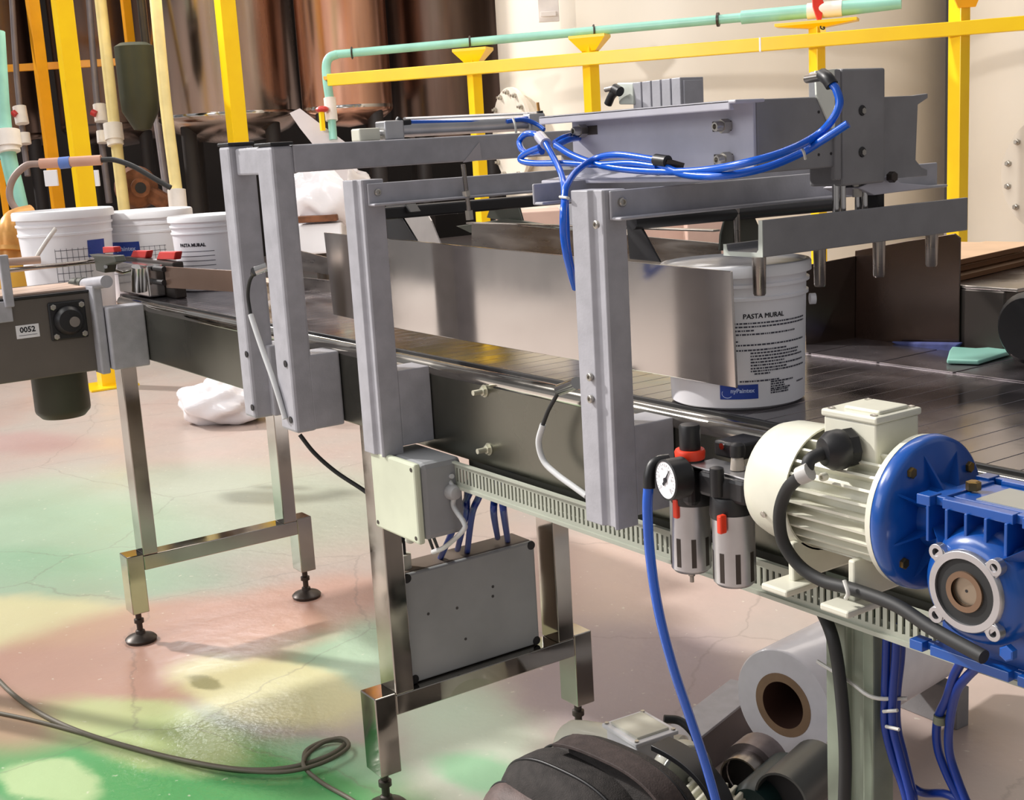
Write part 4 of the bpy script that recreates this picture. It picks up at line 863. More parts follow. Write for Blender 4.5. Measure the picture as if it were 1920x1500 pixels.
m = MB(); c = P(1895, 1222, y=.87); hexbolt(m, c, (0, -1, 0), .007, .006); m.build('blue_bolt', BLUEP, gx)
MB().box(-.72, -.56, .96, 1.05, .80, .90).build('mounting_bracket', DARK, gx, .002)
# ------------------------------------------------------------ hoses on the lifting head
hs = thing('blue_air_hoses', 'tied blue air hoses looping from the lifting head down the near post', 'hose', tuple(P(1055, 480, y=.95)))
def hose(pts, r=.0043, name='hose', m=BLUEH): return MB().tube([P(a, b, y=c) for a, b, c in pts], r, 10).build(name, m, hs)
hose([(1023, 268, 1.04), (1035, 290, 1.03), (1050, 320, 1.01), (1057, 345, .985), (1058, 372, .97), (1056, 400, .955), (1056, 440, .955), (1062, 480, .958), (1070, 512, .97), (1078, 540, .99)])
hose([(1058, 372, 0.96), (1062, 350, 0.97), (1080, 322, 1), (1115, 298, 1.035), (1160, 290, 1.035), (1232, 300, 1.035)])
hose([(1060, 372, 0.975), (1062, 420, 0.975), (1064, 460, 0.975), (1072, 505, 0.985), (1080, 530, 0.99)])
hose([(1042, 272, 1.035), (1075, 292, 1.035), (1120, 308, 1.035), (1180, 318, 1.035), (1260, 322, 1.035), (1330, 318, 1.035), (1400, 305, 1.035), (1470, 285, 1.07), (1530, 255, 1.12), (1560, 225, 1.125), (1574, 195, 1.13), (1568, 168, 1.13), (1560, 158, 1.13)], .0047)
hose([(1232, 305, 1.035), (1280, 326, 1.035), (1350, 330, 1.035), (1430, 316, 1.07), (1500, 288, 1.11), (1550, 258, 1.12), (1590, 232, 1.13)], .0047)
hose([(1232, 312, 1.035), (1180, 306, 1.035), (1120, 309, 1.035), (1060, 306, 1.035), (1000, 306, 1.035), (976, 300, 1.035), (985, 288, 1.035), (1012, 276, 1.035)])
hose([(1016, 284, 1.06), (985, 286, 1.08), (974, 268, 1.1), (985, 252, 1.1), (1005, 252, 1.1), (1020, 264, 1.06)], .0047)
hose([(1040, 268, 1.04), (1058, 258, 1.06), (1085, 250, 1.1)])
hose([(1042, 272, 1.04), (1066, 262, 1.06), (1088, 258, 1.1)])
for (a, b, c, d, yv) in ((1497, 270, 1510, 298, 1.105), (1050, 369, 1066, 372, .95)):
    MB().tube([P(a, b, y=yv), P((a+c)/2+3, (b+d)/2, y=yv-.006), P(c, d, y=yv)], .0018, 6).build('zip_tie', TIE, hs)
MB().cyl(P(1230, 300, y=1.035), P(1252, 303, y=1.035), .0075).build('push_fitting', BLK, hs); MB().cyl(P(1250, 303, y=1.035), P(1282, 312, y=1.05), .004).build('push_fitting_stem', DARK, hs)
MB().tube([P(1560, 160, y=1.13), P(1552, 148, y=1.13), P(1542, 140, y=1.135)], .0075, 12).build('elbow_fitting', BLK, hs); MB().cyl(P(1545, 143, y=1.13), P(1514, 148, y=1.15), .005).build('elbow_fitting_stem', SSB, hs)
MB().cyl(P(1012, 256, y=1.06), P(1024, 270, y=1.04), .008).build('splitter', mat('clear_splitter', (190, 190, 205), .2), hs)
hs2 = thing('blue_air_hose', 'blue air hose lying along the top of the slim air cylinder', 'hose', tuple(P(880, 229, x=-2.2)))
MB().tube([P(765, 229, x=-2.19), P(860, 229, x=-2.19), P(955, 228, x=-2.19), P(985, 222, x=-2.19), P(1005, 222, x=-2.19)], .0045).build('hose', BLUEH, hs2)
MB().tube([P(950, 228, x=-2.185), P(980, 224, x=-2.18), P(1005, 232, x=-2.17), P(1020, 243, x=-2.15)], .0045).build('hose', BLUEH, hs2)
MB().tube([P(750, 222, x=-2.19), P(748, 230, x=-2.19), P(768, 229, x=-2.19)], .007).build('elbow_fitting', BLK, hs2)
MB().tube([P(990, 218, x=-2.19), P(1012, 220, x=-2.19), P(1012, 208, x=-2.19)], .007).build('elbow_fitting', BLK, hs2); MB().cyl(P(1010, 208, x=-2.19), P(1008, 192, x=-2.19), .003).build('stem', BRASS, hs2)
MB().tube([P(962, 222, x=-2.18), P(966, 235, x=-2.17), P(968, 252, x=-2.17)], .0025, 6).build('zip_tie', TIE, hs2)
hs3 = thing('blue_air_hoses', 'dark blue air hoses strapped beside the grey green column', 'hose', tuple(P(1660, 1480, y=1.12)))
for k, off in enumerate((0, 9, 18, 27)):
    yv = 1.068+.008*(k % 2)
    MB().tube([P(1664+off, 1165, y=yv), P(1662+off, 1230, y=yv), P(1660+off*.8, 1300, y=yv), P(1660+off*.8, 1360, y=yv), P(1674+off*.8, 1420, y=yv), P(1698+off*.5, 1490, y=yv), P(1710+off*.5, 1560, y=yv)], .005).build('hose', BLUED, hs3)
for (a, b, c, d) in ((1650, 1334, 1675, 1332), (1655, 1362, 1678, 1368)): MB().tube([P(a+6, b, y=1.062), P(c+8, d, y=1.062)], .002, 6).build('zip_tie', TIE, hs3)
MB().tube([P(1702, 1470, y=1.1), P(1730, 1486, y=1.1), P(1770, 1488, y=1.1), P(1800, 1500, y=1.1)], .005).build('hose', BLUED, hs3)
hs4 = thing('blue_air_hoses', 'pair of loose blue hoses crossing in an X below the blue gearbox', 'hose', tuple(P(1790, 1490, y=1.1)))
MB().tube([P(1812, 1225, y=1.0), P(1790, 1265, y=1.04), P(1775, 1310, y=1.07), P(1758, 1350, y=1.09), P(1758, 1400, y=1.1), P(1775, 1450, y=1.1), P(1800, 1500, y=1.1), P(1830, 1560, y=1.1)], .005).build('hose', BLUED, hs4)
MB().tube([P(1850, 1235, y=1.0), P(1812, 1270, y=1.03), P(1792, 1300, y=1.06), P(1780, 1360, y=1.09), P(1780, 1410, y=1.1), P(1795, 1460, y=1.1), P(1815, 1510, y=1.1), P(1840, 1560, y=1.1)], .005).build('hose', BLUED, hs4)
MB().cyl(P(1763, 1342, y=1.085), P(1762, 1356, y=1.085), .007).build('tape_band', mat('olive_tape', (110, 116, 96)), hs4)
tag(MB().tube([P(1495, 1100, y=1.08), P(1530, 1130, y=1.07), P(1556, 1180, y=1.045), P(1570, 1240, y=1.04), P(1580, 1330, y=1.04), P(1585, 1420, y=1.04), P(1583, 1520, y=1.04), P(1583, 1620, y=1.04)], .0075).build('column_cable', BLKR), 'thick dark cable running down the face of the grey green column', 'cable')
# floor cable
tag(MB().tube([P(-40, 1235, z=.006), P(20, 1298, z=.006), P(80, 1340, z=.006), P(150, 1372, z=.006), P(240, 1400, z=.006), P(340, 1425, z=.006), P(450, 1443, z=.006), P(540, 1440, z=.006), P(610, 1420, z=.01), P(645, 1398, z=.012), P(640, 1388, z=.012), P(610, 1390, z=.01), P(575, 1408, z=.008), P(570, 1435, z=.007)], .0058).build('floor_cable', CBLG), 'grey cable snaking over the floor and ending in a small loop', 'cable')
tag(MB().tube([P(-60, 1325, z=.005), P(60, 1350, z=.005), P(150, 1374, z=.005), P(250, 1404, z=.005), P(400, 1437, z=.017), P(520, 1448, z=.017), P(600, 1432, z=.02), P(652, 1402, z=.022), P(640, 1384, z=.024), P(600, 1396, z=.02), P(568, 1430, z=.018), P(600, 1465, z=.005), P(660, 1500, z=.005), P(700, 1530, z=.005)], .0045).build('floor_cable', CBLG), 'thinner grey cable lying beside the first and trailing off past the loop', 'cable')
# ------------------------------------------------------------ foreground things on the floor
RH = Vector((RW[0].x, RW[0].y, 0)).normalized(); FH = Vector((RW[2].x, RW[2].y, 0)).normalized(); UP = Vector((0, 0, 1))
def eball(m, c, axes, rad, pw=1.0, n=40, mm=24):
    c = Vector(c); vs = []; fs = []
    def sp(v): return math.copysign(abs(v)**pw, v)
    for k in range(mm+1):
        th = math.pi*k/mm
        for i in range(n):
            a = 2*math.pi*i/n
            x, y, z = sp(math.sin(th))*sp(math.cos(a)), sp(math.sin(th))*sp(math.sin(a)), sp(math.cos(th))
            vs.append(c+axes[0]*(x*rad[0])+axes[1]*(y*rad[1])+axes[2]*(z*rad[2]))
    for k in range(mm):
        for i in range(n):
            j = (i+1) % n; fs.append((k*n+i, (k+1)*n+i, (k+1)*n+j, k*n+j))
    m.add(vs, fs, True); return m
bd = 2.3
bpk = thing('backpack', 'black and brown fabric backpack standing on the floor in front of the film roll', 'backpack', (P(1110, 1500, d=bd).x, P(1110, 1500, d=bd).y, 0))
LA = (RH*.75+FH*.66).normalized(); WA = Vector((-LA.y, LA.x, 0))
def blob(px, topz, rl, rw, name, m, pw=.72):
    c = P(px, 1530, d=2.15); c.z = topz*.5; eball(MB(), c, (LA, WA, UP), (rl, rw, topz*.5), pw).build(name, m, bpk); return c
def arcb(c, off, rw, topz, a0, a1, n=18):
    out = []
    for k in range(n+1):
        a = math.radians(a0+(a1-a0)*k/n); cs_, sn = math.cos(a), math.sin(a)
        out.append(c+off+WA*(rw*math.copysign(abs(cs_)**.72, cs_))+UP*(topz*.5*abs(sn)**.72))
    return out
cb_ = blob(1165, .258, .052, .172, 'back_panel', CLOTH); cm_ = blob(1082, .236, .085, .158, 'main_compartment', CLOTH)
cf_ = blob(1022, .196, .075, .13, 'front_pocket', CLOTHB); ce_ = blob(975, .155, .06, .11, 'small_pocket', CLOTH)
MB().tube(arcb(cm_, LA*.045, .150, .232, 8, 172), .0028).build('zip_seam', BLK, bpk); MB().tube(arcb(cm_, -LA*.03, .152, .234, 8, 172), .0028).build('zip_seam', BLK, bpk)
MB().tube(arcb(cf_, -LA*.02, .128, .194, 8, 172), .0025).build('pocket_seam', BLK, bpk); MB().tube(arcb(cb_, LA*.0, .173, .26, 5, 175), .003).build('edge_piping', BLK, bpk)
def band(pts, w, th, name, m):
    vs = []; fs = []; n = len(pts)
    for k, p in enumerate(pts):
        tg_ = (pts[min(k+1, n-1)]-pts[max(k-1, 0)]).normalized(); sd_ = (LA-tg_*LA.dot(tg_)).normalized(); nn = tg_.cross(sd_)
        if nn.dot(p-cb_) < 0: nn = -nn
        vs += [p-sd_*w/2, p+sd_*w/2, p+sd_*w/2+nn*th, p-sd_*w/2+nn*th]
    for k in range(n-1):
        for q in range(4): fs.append((4*k+q, 4*k+(q+1) % 4, 4*k+4+(q+1) % 4, 4*k+4+q))
    fs += [(0, 1, 2, 3), (4*n-1, 4*n-2, 4*n-3, 4*n-4)]
    MB().add(vs, fs, True).build(name, m, bpk, .001)
band(arcb(cm_, LA*.075, .150, .232, 128, 168), .03, .006, 'tan_trim', TAN)
band(arcb(cb_, LA*.07, .165, .235, 95, 172), .045, .010, 'shoulder_strap', BLK)
band(arcb(cb_, -LA*.03, .168, .262, 60, 168), .05, .006, 'top_flap', mat('dark_brown_fabric', (66, 56, 54), .75, 0, .2, 50, .4, 300))
fm = thing('floor_motor', 'spare cream motor with square white terminal box lying behind the backpack', 'motor', tuple(P(1180, 1440, d=2.4)))
mcn = P(1180, 1440, d=2.42); mdir = (RH*.9-FH*.43).normalized()
MB().lathe([(.03, -.14), (.062, -.138), (.072, -.125), (.075, -.10), (.075, .10), (.06, .11)], mcn, mdir, 40).build('motor_body', CREAM, fm)
bx = P(1200, 1372, d=2.36); bu = (RH*.86+FH*.5).normalized(); bv = (-RH*.5+FH*.86).normalized(); upn = UP
MB().obox(bx-upn*.02, bu, bv, upn, .042, .048, .022).build('terminal_box', WHT, fm, .003)
ll = MB().obox(bx+upn*.006, bu, bv, upn, .048, .054, .004).build('terminal_lid', WHTL, fm, .002)
MB().obox(bx+upn*.012, bu, bv, upn, .036, .042, .003).build('raised_panel', CREAM, ll, .002)
for i in (-1, 1):
    for j in (-1, 1): MB().lathe([(.004, 0), (.004, .003)], bx+upn*.01+bu*(.041*i)+bv*(.047*j), (0, 0, 1), 10).build('lid_screw', BOLTM, ll)
MB().tube([P(1245, 1348, d=2.4), P(1275, 1352, d=2.4), P(1300, 1375, d=2.38), P(1308, 1400, d=2.36)], .008).build('cable', BLKR, fm)
wb = thing('floor_channel_beam', 'grey steel channel beam lying on the floor behind the spare motor', 'beam', tuple(P(1330, 1420, z=0)))
m = MB(); q0 = P(1262, 1412, d=2.5); q1 = P(1402, 1330, d=2.75); q1.z = q0.z
m.beam((q0.x, q0.y, .045), (q1.x, q1.y, .045), .07, .09); m.build('beam_web', mat('mauve_steel', (112, 104, 106), .45, .3), wb, .002)
m = MB(); m.beam((q0.x, q0.y, .092), (q1.x, q1.y, .092), .078, .006); m.build('top_flange', GREY, wb, .001)
wh = thing('spare_gearbox', 'spare cream aluminium gearbox with round disc, on the floor behind the blue hose', 'gearbox', tuple(P(1290, 1450, d=2.2)))
wdir = (RH*.45-FH*.9).normalized(); wc = P(1282, 1455, d=2.22)
MB().lathe([(0, .012), (.052, .012), (.056, .008), (.056, -.02), (.05, -.024)], wc, wdir, 48).build('disc', mat('grey_disc', (150, 152, 146), .35, .3), wh)
MB().lathe([(.0565, .004), (.0585, .0), (.0585, -.02), (.0565, -.022)], wc, wdir, 48, False).build('disc_rim', CREAM, wh)
gb_ = P(1335, 1492, d=2.15); ga = (RH*.8-FH*.55).normalized(); gb2 = UP.cross(ga)
m = MB(); m.obox(gb_-UP*.03, ga, gb2, UP, .052, .042, .028)
for k in range(6): m.obox(gb_+UP*.002-ga*(.044-.0175*k), ga, gb2, UP, .0035, .040, .006)
m.build('ribbed_housing', CREAM, wh, .002)
for i in (-1, 1):
    for j in (-1, 1): MB().obox(gb_+ga*(.048*i)+gb2*(.036*j)+UP*.002, ga, gb2, UP, .011, .010, .004).build('mounting_ear', CREAM, wh, .002)
MB().lathe([(.009, 0), (.009, .006), (.004, .007)], gb_-ga*.03-gb2*.035+UP*.008, (0, 0, 1), 6, True, False).build('brass_plug', GOLDB, wh)
# tubes under the film roll
tdir = (RH*.62+FH*.78-UP*.0).normalized()
rt = thing('stepped_tube', 'short stepped grey tube in front of the film roll', 'tube', tuple(P(1390, 1440, d=2.3)))
tc_ = P(1388, 1462, d=2.25)
MB().pipe(tc_, tc_+tdir*.05, .040, .037).build('inner_sleeve', SSB, rt); MB().pipe(tc_+tdir*.035, tc_+tdir*.085, .053, .04).build('outer_sleeve', mat('scuffed_tube', (128, 118, 118), .35, .7, .2, 20), rt)
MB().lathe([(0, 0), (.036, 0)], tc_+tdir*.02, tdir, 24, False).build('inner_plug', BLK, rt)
rt2 = thing('grey_roller', 'grey round roller beside the column under the film roll', 'roller', tuple(P(1500, 1470, d=2.2)))
tc2 = P(1464, 1500, d=2.1)
MB().pipe(tc2, tc2+tdir*.14, .047, .043).build('roller_tube', mat('dark_tube', (96, 98, 96), .4, .7), rt2); MB().lathe([(0, 0), (.043, 0)], tc2+tdir*.03, tdir, 24, False).build('inner_disc', BLK, rt2)
tag(MB().lathe([(.0, -.02), (.035, -.018), (.042, 0), (.042, .12)], P(1418, 1508, d=2.15), tdir, 32).build('dark_motor_cap', TEALD), 'dark teal round motor end beside the grey roller', 'motor')
# film roll
fl = thing('film_roll', 'large roll of clear stretch film with brown cardboard core, lying behind the column', 'film roll', tuple(P(1468, 1430, d=2.5)))
fc_ = P(1468, 1322, d=2.4); fdir = (Vector((-.14, 1, 0))).normalized(); R_ = 217*2.4/F/2
MB().lathe([(.06, .0), (R_*.97, 0), (R_, .004), (R_, .62), (.06, .62)], fc_, fdir, 64, False).build('film', FILM, fl)
MB().lathe([(R_*.42, -.001), (.062, -.001), (.062, .003), (.062, .62)], fc_, fdir, 48, False).build('core', CORE, fl); MB().lathe([(R_*.42, -.001), (R_*.42, .62)], fc_, fdir, 48, False).build('core_bore', mat('core_bore', (90, 60, 48), .85), fl)
rf = thing('roll_cradle', 'low grey cradle under the film roll', 'cradle', (fc_.x, fc_.y+.3, 0))
for s_ in (.12, .5):
    cc_ = fc_+fdir*s_; hh = fc_.z-R_
    m = MB(); m.box(cc_.x-.1, cc_.x+.1, cc_.y-.02, cc_.y+.02, 0, hh+.003); m.build('cradle_bar', GREYD, rf, .002)

# ------------------------------------------------------------ background: pipe rack, tanks
def at(px, py, d): return P(px, py, d=d)
def vpost(name, label, px0, px1, py, d, ztop, m, cat, zbot=0.0, grp=None, plate=False):
    w = (px1-px0)*d/F/1.36; c = at((px0+px1)/2, py, d)
    b = MB().box(c.x-w/2, c.x+w/2, c.y-w/2, c.y+w/2, zbot, ztop)
    if not plate: return tag(b.build(name, m, None, .003), label, cat, grp)
    t = thing(name, label, cat, (c.x, c.y, zbot), grp); b.build('post_tube', m, t, .003)
    MB().box(c.x-.14, c.x+.14, c.y-.14, c.y+.14, 0, .012).build('base_plate', m, t, .002); return t
vpost('yellow_post', 'tall bright yellow square post, leftmost of the near yellow posts', 141, 184, 385, 7.3, 4.5, YEL, 'post', plate=True)
vpost('yellow_post', 'tall bright yellow square post rising behind the grey gantry end caps', 424, 465, 240, 7.6, 4.5, YEL, 'post', plate=True)
vpost('yellow_post', 'orange yellow square post behind and left of the bright yellow post', 95, 123, 387, 9.0, 4.5, YELO, 'post', plate=True)
vpost('yellow_post', 'short hanging orange yellow post left of the cream pipe', 238, 259, 120, 9.0, 4.5, YELO, 'post', zbot=at(248, 133, 9.0).z)
vpost('yellow_post', 'thin orange post at the far left edge behind the teal pipe', 2, 16, 380, 9.0, at(2, 300, 9.0).z, YELO, 'post')
a, b = at(-30, 131, 9.1), at(256, 125, 9.1); b.z = a.z
tag(MB().beam(a, b, .04, .05).build('yellow_rail', YELO, None, .003), 'thin orange yellow rail crossing behind the posts at upper left', 'rail')
DIRK = 37388.0
def rd(px): return DIRK/(px+5393)
rk = thing('yellow_rack_rail', 'long bright yellow rail of the pipe rack crossing in front of the cream tank', 'rail', tuple(at(620, 155, rd(620))))
def rp(px, py): return at(px, py, rd(px))
ra = rp(618, 153); rb = rp(1990, 48); rb.z = ra.z = 1.607
MB().beam(ra, rb, .05, .056).build('rail_tube', YEL, rk, .003)
m = at(1427, 91, rd(1427)); MB().beam(Vector((m.x, m.y, 1.607))-(rb-ra).normalized()*.004, Vector((m.x, m.y, 1.607))+(rb-ra).normalized()*.004, .054, .0585).build('joint_mark', WHT, rk)
lbl = {893: 'yellow rack post with clamp head, left of the cream tank edge', 1111: 'yellow rack post with clamp head, behind the slim valve block', 1533: 'yellow rack post with wide clamp plate under the red valve handle'}
for px, w, ytop in ((893, 28, 92), (1111, 31, 68), (1533, 30, 42)):
    d = rd(px)+.10; s = w*d/F/1.36/2; c = at(px, 200, d); zt = at(px, ytop, d).z
    t = thing('rack_post', lbl[px], 'post', (c.x, c.y, 0), 'posts of the yellow pipe rack')
    MB().box(c.x-s, c.x+s, c.y-s, c.y+s, 0, zt-.01).build('post_tube', YEL, t, .003)
    dr = (rb-ra).normalized(); hw = .085 if px != 1533 else .17
    m = MB(); cc0 = Vector((c.x, c.y, 0)); n_ = Vector((-dr.y, dr.x, 0))
    top = [cc0+dr*hw*i+n_*.05*j for i, j in ((-1, -1), (1, -1), (1, 1), (-1, 1))]; bot = [cc0+dr*s*1.2*i+n_*s*j for i, j in ((-1, -1), (1, -1), (1, 1), (-1, 1))]
    zq = .07 if px != 1533 else .03
    m.add([v+UP*zt for v in top]+[v+UP*(zt-.012) for v in top]+[v+UP*(zt-zq) for v in bot], [(0, 1, 2, 3), (0, 4, 5, 1), (1, 5, 6, 2), (2, 6, 7, 3), (3, 7, 4, 0), (4, 8, 9, 5), (5, 9, 10, 6), (6, 10, 11, 7), (7, 11, 8, 4), (8, 11, 10, 9)])
    m.build('clamp_head', YEL, t, .001)
d = rd(1797)+.09; s = .03; c = at(1797, 200, d)
t = thing('rack_post', 'thick bright yellow rack post at right, between the two cream tanks', 'post', (c.x, c.y, 0))
s = 38*d/F/1.36/2; MB().box(c.x-s, c.x+s, c.y-s, c.y+s, 0, 2.4).build('post_tube', YEL, t, .003)
m = MB(); zc_ = at(1797, 10, d).z; m.prism([Vector((c.x, c.y, 0))+RH*v+UP*z-FH*(s*1.45) for v, z in ((-.05, zc_+.05), (.08, zc_+.05), (.05, zc_-.02), (-.02, zc_-.02))], FH*.01); m.build('clamp_plate', YELO, t)
# teal pipe on the rack
tp_ = thing('teal_pipe', 'pale teal plastic pipe clamped along the top of the yellow rack', 'pipe', tuple(rp(1000, 75)))
z0 = 1.735; dr = (rb-ra).normalized()
def onl(px, z=z0):
    p = at(px, 100, rd(px)+.1); return Vector((p.x, p.y, z))
MB().cyl(onl(628), onl(1400), .020).build('pipe_run', TEAL, tp_); MB().cyl(onl(1392), onl(1520), .029).build('pipe_run', TEAL, tp_)
MB().cyl(onl(1515), onl(1580), .034).build('union', PIPEW, tp_); MB().cyl(onl(1578), onl(1690), .032, .024).build('reducer', TEAL, tp_); MB().cyl(onl(1346), onl(1350), .0305).build('coupling_ring', DARK, tp_)
for px in (660, 882, 1115): 
    m = MB(); cc = onl(px); m.tube([cc+Vector((0, 0, 0))+UP*(.026*math.sin(a))+(-FH*.026*math.cos(a)) for a in [math.radians(-90+i*30) for i in range(13)]], .004, 8); m.build('u_clamp', DARK, tp_)
hv = at(1533, 30, rd(1533)-.0)
m = MB(); m.prism([at(1523, -10, rd(1533)+.03), at(1540, -10, rd(1533)+.03), at(1545, 5, rd(1533)+.03), at(1540, 42, rd(1533)+.03), at(1534, 42, rd(1533)+.03), at(1524, 12, rd(1533)+.03)], FH*.01); m.build('valve_handle', mat('red_handle', (214, 56, 40), .4), tp_, .002)
m = MB(); m.prism([at(1535, 42, rd(1533)), at(1546, 40, rd(1533)), at(1549, 60, rd(1533)), at(1539, 62, rd(1533))], FH*.003); o = m.build('valve_tag', mat('pale_yellow_tag', (244, 224, 120), .5), tp_)
q0 = at(1542, 51, rd(1533)-.003); vs, fs = text('G', .035, .001); m = MB(); m.add([q0+RH*v.x*.9+UP*v.y*.9 for v in vs], fs); m.build('tag_letter', INK, o)
# descending teal pipe with white valve at the rail's left end
tv = thing('teal_drop_pipe', 'teal pipe dropping from the rack end with white valve body and red handle', 'pipe', tuple(at(622, 240, 6.25)))
dd = 6.3
MB().tube([onl(632), at(618, 108, dd), at(612, 122, dd), at(613, 150, dd), at(618, 186, dd)], .022, 14).build('elbow', TEAL, tv)
MB().cyl(at(618, 184, dd), at(622, 226, dd), .03).build('valve_body', PIPEW, tv); MB().cyl(at(622, 224, dd), at(625, 262, dd), .02).build('pipe_run', TEAL, tv)
MB().ball(at(604, 205, dd-.05), .033, 1, 1, .5).build('valve_handle', RED, tv); MB().box(*[f(v) for v in (at(604, 228, dd-.05).x,) for f in (lambda q: q-.01, lambda q: q+.01)], at(604, 228, dd-.05).y-.01, at(604, 228, dd-.05).y+.01, at(604, 245, dd-.05).z, at(604, 210, dd-.05).z).build('valve_tag', YEL, tv)
MB().obox(at(625, 146, dd-.05), RH, FH, UP, .045, .03, .008).build('clamp_plate', YELO, tv)
# tanks
def tank(name, label, px, d, r, zb, zt, m, legs=True, dish=.15, mt=None):
    c = at(px, 200, d); t = thing(name, label, 'tank', (c.x, c.y, 0))
    pr = [(0, zb-dish*r*1.2), (r*.5, zb-dish*r), (r*.8, zb-dish*r*.6), (r*.95, zb-dish*r*.2), (r, zb), (r, zt)]
    MB().lathe([(a, b) for a, b in pr], (c.x, c.y, 0), (0, 0, 1), 72).build('shell', m, t)
    MB().lathe([(r, -.01), (r*1.006, 0), (r, .01)], (c.x, c.y, zb+.02), (0, 0, 1), 72, False).build('weld_band', mt or m, t)
    if legs:
        for k in range(4):
            a = math.radians(20+90*k); x, y = c.x+math.cos(a)*r*.8, c.y+math.sin(a)*r*.8; MB().cyl((x, y, 0), (x, y, zb+.02), .05).build('leg', mat('dark_leg', (40, 36, 36), .6), t)
    return t, c
dt = 7.6; rr_ = 405*dt/F
T1, cT1 = tank('cream_tank', 'huge smooth cream painted tank behind the yellow rack', 1345, dt, rr_, .35, 5.0, CTANK, dish=.05)
T2, cT2 = tank('cream_tank', 'second cream painted tank with bolted manhole, cut by the right edge', 2120, 6.2, 305*6.2/F, .25, 5.0, CTANK, dish=.05)
T3, cT3 = tank('stainless_tank', 'brownish reflective stainless tank with dished bottom behind the gantry', 432, 8.6, 133*8.6/F, at(432, 222, 8.6).z, 5.2, BTANK, mt=CHR, dish=.3)
T4, cT4 = tank('stainless_tank', 'stainless tank with copper reflections beside the teal drop pipe', 652, 8.3, 84*8.3/F, at(652, 208, 8.3).z, 5.2, mat('copper_stainless', (214, 168, 144), .22, 1, .2, 2.2, .2, 2, stretch=(3, 3, .25)), mt=CHR, dish=.3)
T5, cT5 = tank('stainless_tank', 'darkest brown stainless tank left of the big cream tank', 845, 8.8, 112*8.8/F, at(845, 230, 8.8).z, 5.2, BTANK2, dish=.3)
T6, cT6 = tank('stainless_tank', 'dull stainless tank behind the cream pipes at far left', 215, 9.9, 100*9.9/F, at(215, 240, 9.9).z, 5.2, BTANK2, dish=.3)
T7, cT7 = tank('stainless_tank', 'dull stainless tank at the left edge behind the teal pipe', 20, 10.2, 75*10.2/F, at(20, 260, 10.2).z, 5.2, BTANK2, dish=.3)
# manholes
def manhole(t, c, r, azd, z, rm, nb=14, off=0.06):
    a = math.radians(azd); u = Vector((math.cos(a), math.sin(a), 0)); tv_ = Vector((-u.y, u.x, 0)); o = Vector((c.x, c.y, z))+u*(r-.02)
    MB().lathe([(rm*.85, 0), (rm*.85, off), (rm, off), (rm, off+.02), (0, off+.02)], o, u, 48, False).build('manhole_cover', CTANK, t)
    for k in range(nb):
        b = 2*math.pi*(k+.5)/nb; m = MB(); hexbolt(m, o+u*(off+.02)+(tv_*math.cos(b)+UP*math.sin(b))*rm*.9, u, .014, .016); m.lathe([(.007, .016), (.007, .03)], o+u*(off+.02)+(tv_*math.cos(b)+UP*math.sin(b))*rm*.9, u, 8); m.build('manhole_bolt', BOLTM, t)
    return o+u*(off+.02), u, tv_
azc = math.degrees(math.atan2(-cT1.y, -cT1.x))
manhole(T1, cT1, rr_, azc-58, at(1010, 250, 6.9).z, .26)
cN = at(1965, 330, 5.5); azn = math.degrees(math.atan2(cN.y-cT2.y, cN.x-cT2.x)); r2_ = 305*6.2/F
oM, uM, tM = manhole(T2, cT2, r2_, azn, cN.z, .29, 16, .05)
for sgn in (1,):
    hpt = at(1897, 345, 5.35); m = MB(); dnx = (RH*.75-FH*.66).normalized()
    hh = (hpt-oM).dot(tM); base = oM+tM*hh+UP*(hpt.z-oM.z)
    m.tube([base-UP*.075, base-UP*.07+uM*.05, base+UP*.07+uM*.05, base+UP*.075], .009, 8, 4); m.build('manhole_handle', CTANK, T2)
sg = thing('wall_plate', 'small white framed plate on the cream tank at the top edge', 'sign', tuple(at(1028, 38, 6.45)))
MB().obox(at(1028, 10, 6.4), RH, FH, UP, .052, .01, .08).build('plate', mat('plate_white', (222, 214, 208), .5), sg, .003)
MB().obox(at(1028, 26, 6.38), RH, FH, UP, .038, .006, .012).build('plate_frame', mat('plate_white', (222, 214, 208), .5), sg, .002)
# pipes on the left
def vp(name, label, pts, r, m, extra=()):
    t = thing(name, label, 'pipe', tuple(at(*pts[-1])))
    MB().tube([at(*p) for p in pts], r, 16, 3).build('pipe_run', m, t)
    for (a, b, rr2, mm) in extra: MB().cyl(at(*a), at(*b), rr2, n=24).build('fitting', mm, t)
    return t
vp('cream_pipe', 'cream plastic pipe with white union, left of the thinner grey conduit', [(184, -40, 8.0), (207, 170, 8.0), (232, 385, 8.0), (240, 440, 8.0)], .036, CRPIPE, [((211, 232, 7.98), (215, 262, 7.98), .058, PIPEW), ((215, 262, 7.98), (217, 272, 7.98), .05, PIPEW)])
vp('cream_pipe', 'cream plastic pipe ending in a white socket above the middle pail', [(288, -40, 7.4), (310, 190, 7.4), (332, 365, 7.4), (336, 420, 7.4)], .034, CRPIPE, [((331, 356, 7.38), (335, 400, 7.38), .052, PIPEW)])
vp('teal_pipe', 'teal upright pipe with wide white union at the left edge', [(-6, 60, 7.2), (8, 250, 7.2), (38, 390, 7.2), (44, 440, 7.2)], .045, TEAL, [((12, 245, 7.18), (16, 275, 7.18), .072, PIPEW), ((16, 275, 7.18), (18, 285, 7.18), .06, PIPEW)])
vp('grey_conduit', 'thin grey pipe between the two cream pipes', [(265, -30, 8.7), (280, 120, 8.7), (305, 300, 8.7), (318, 400, 8.7)], .026, mat('grey_conduit', (168, 160, 164), .4, .3))
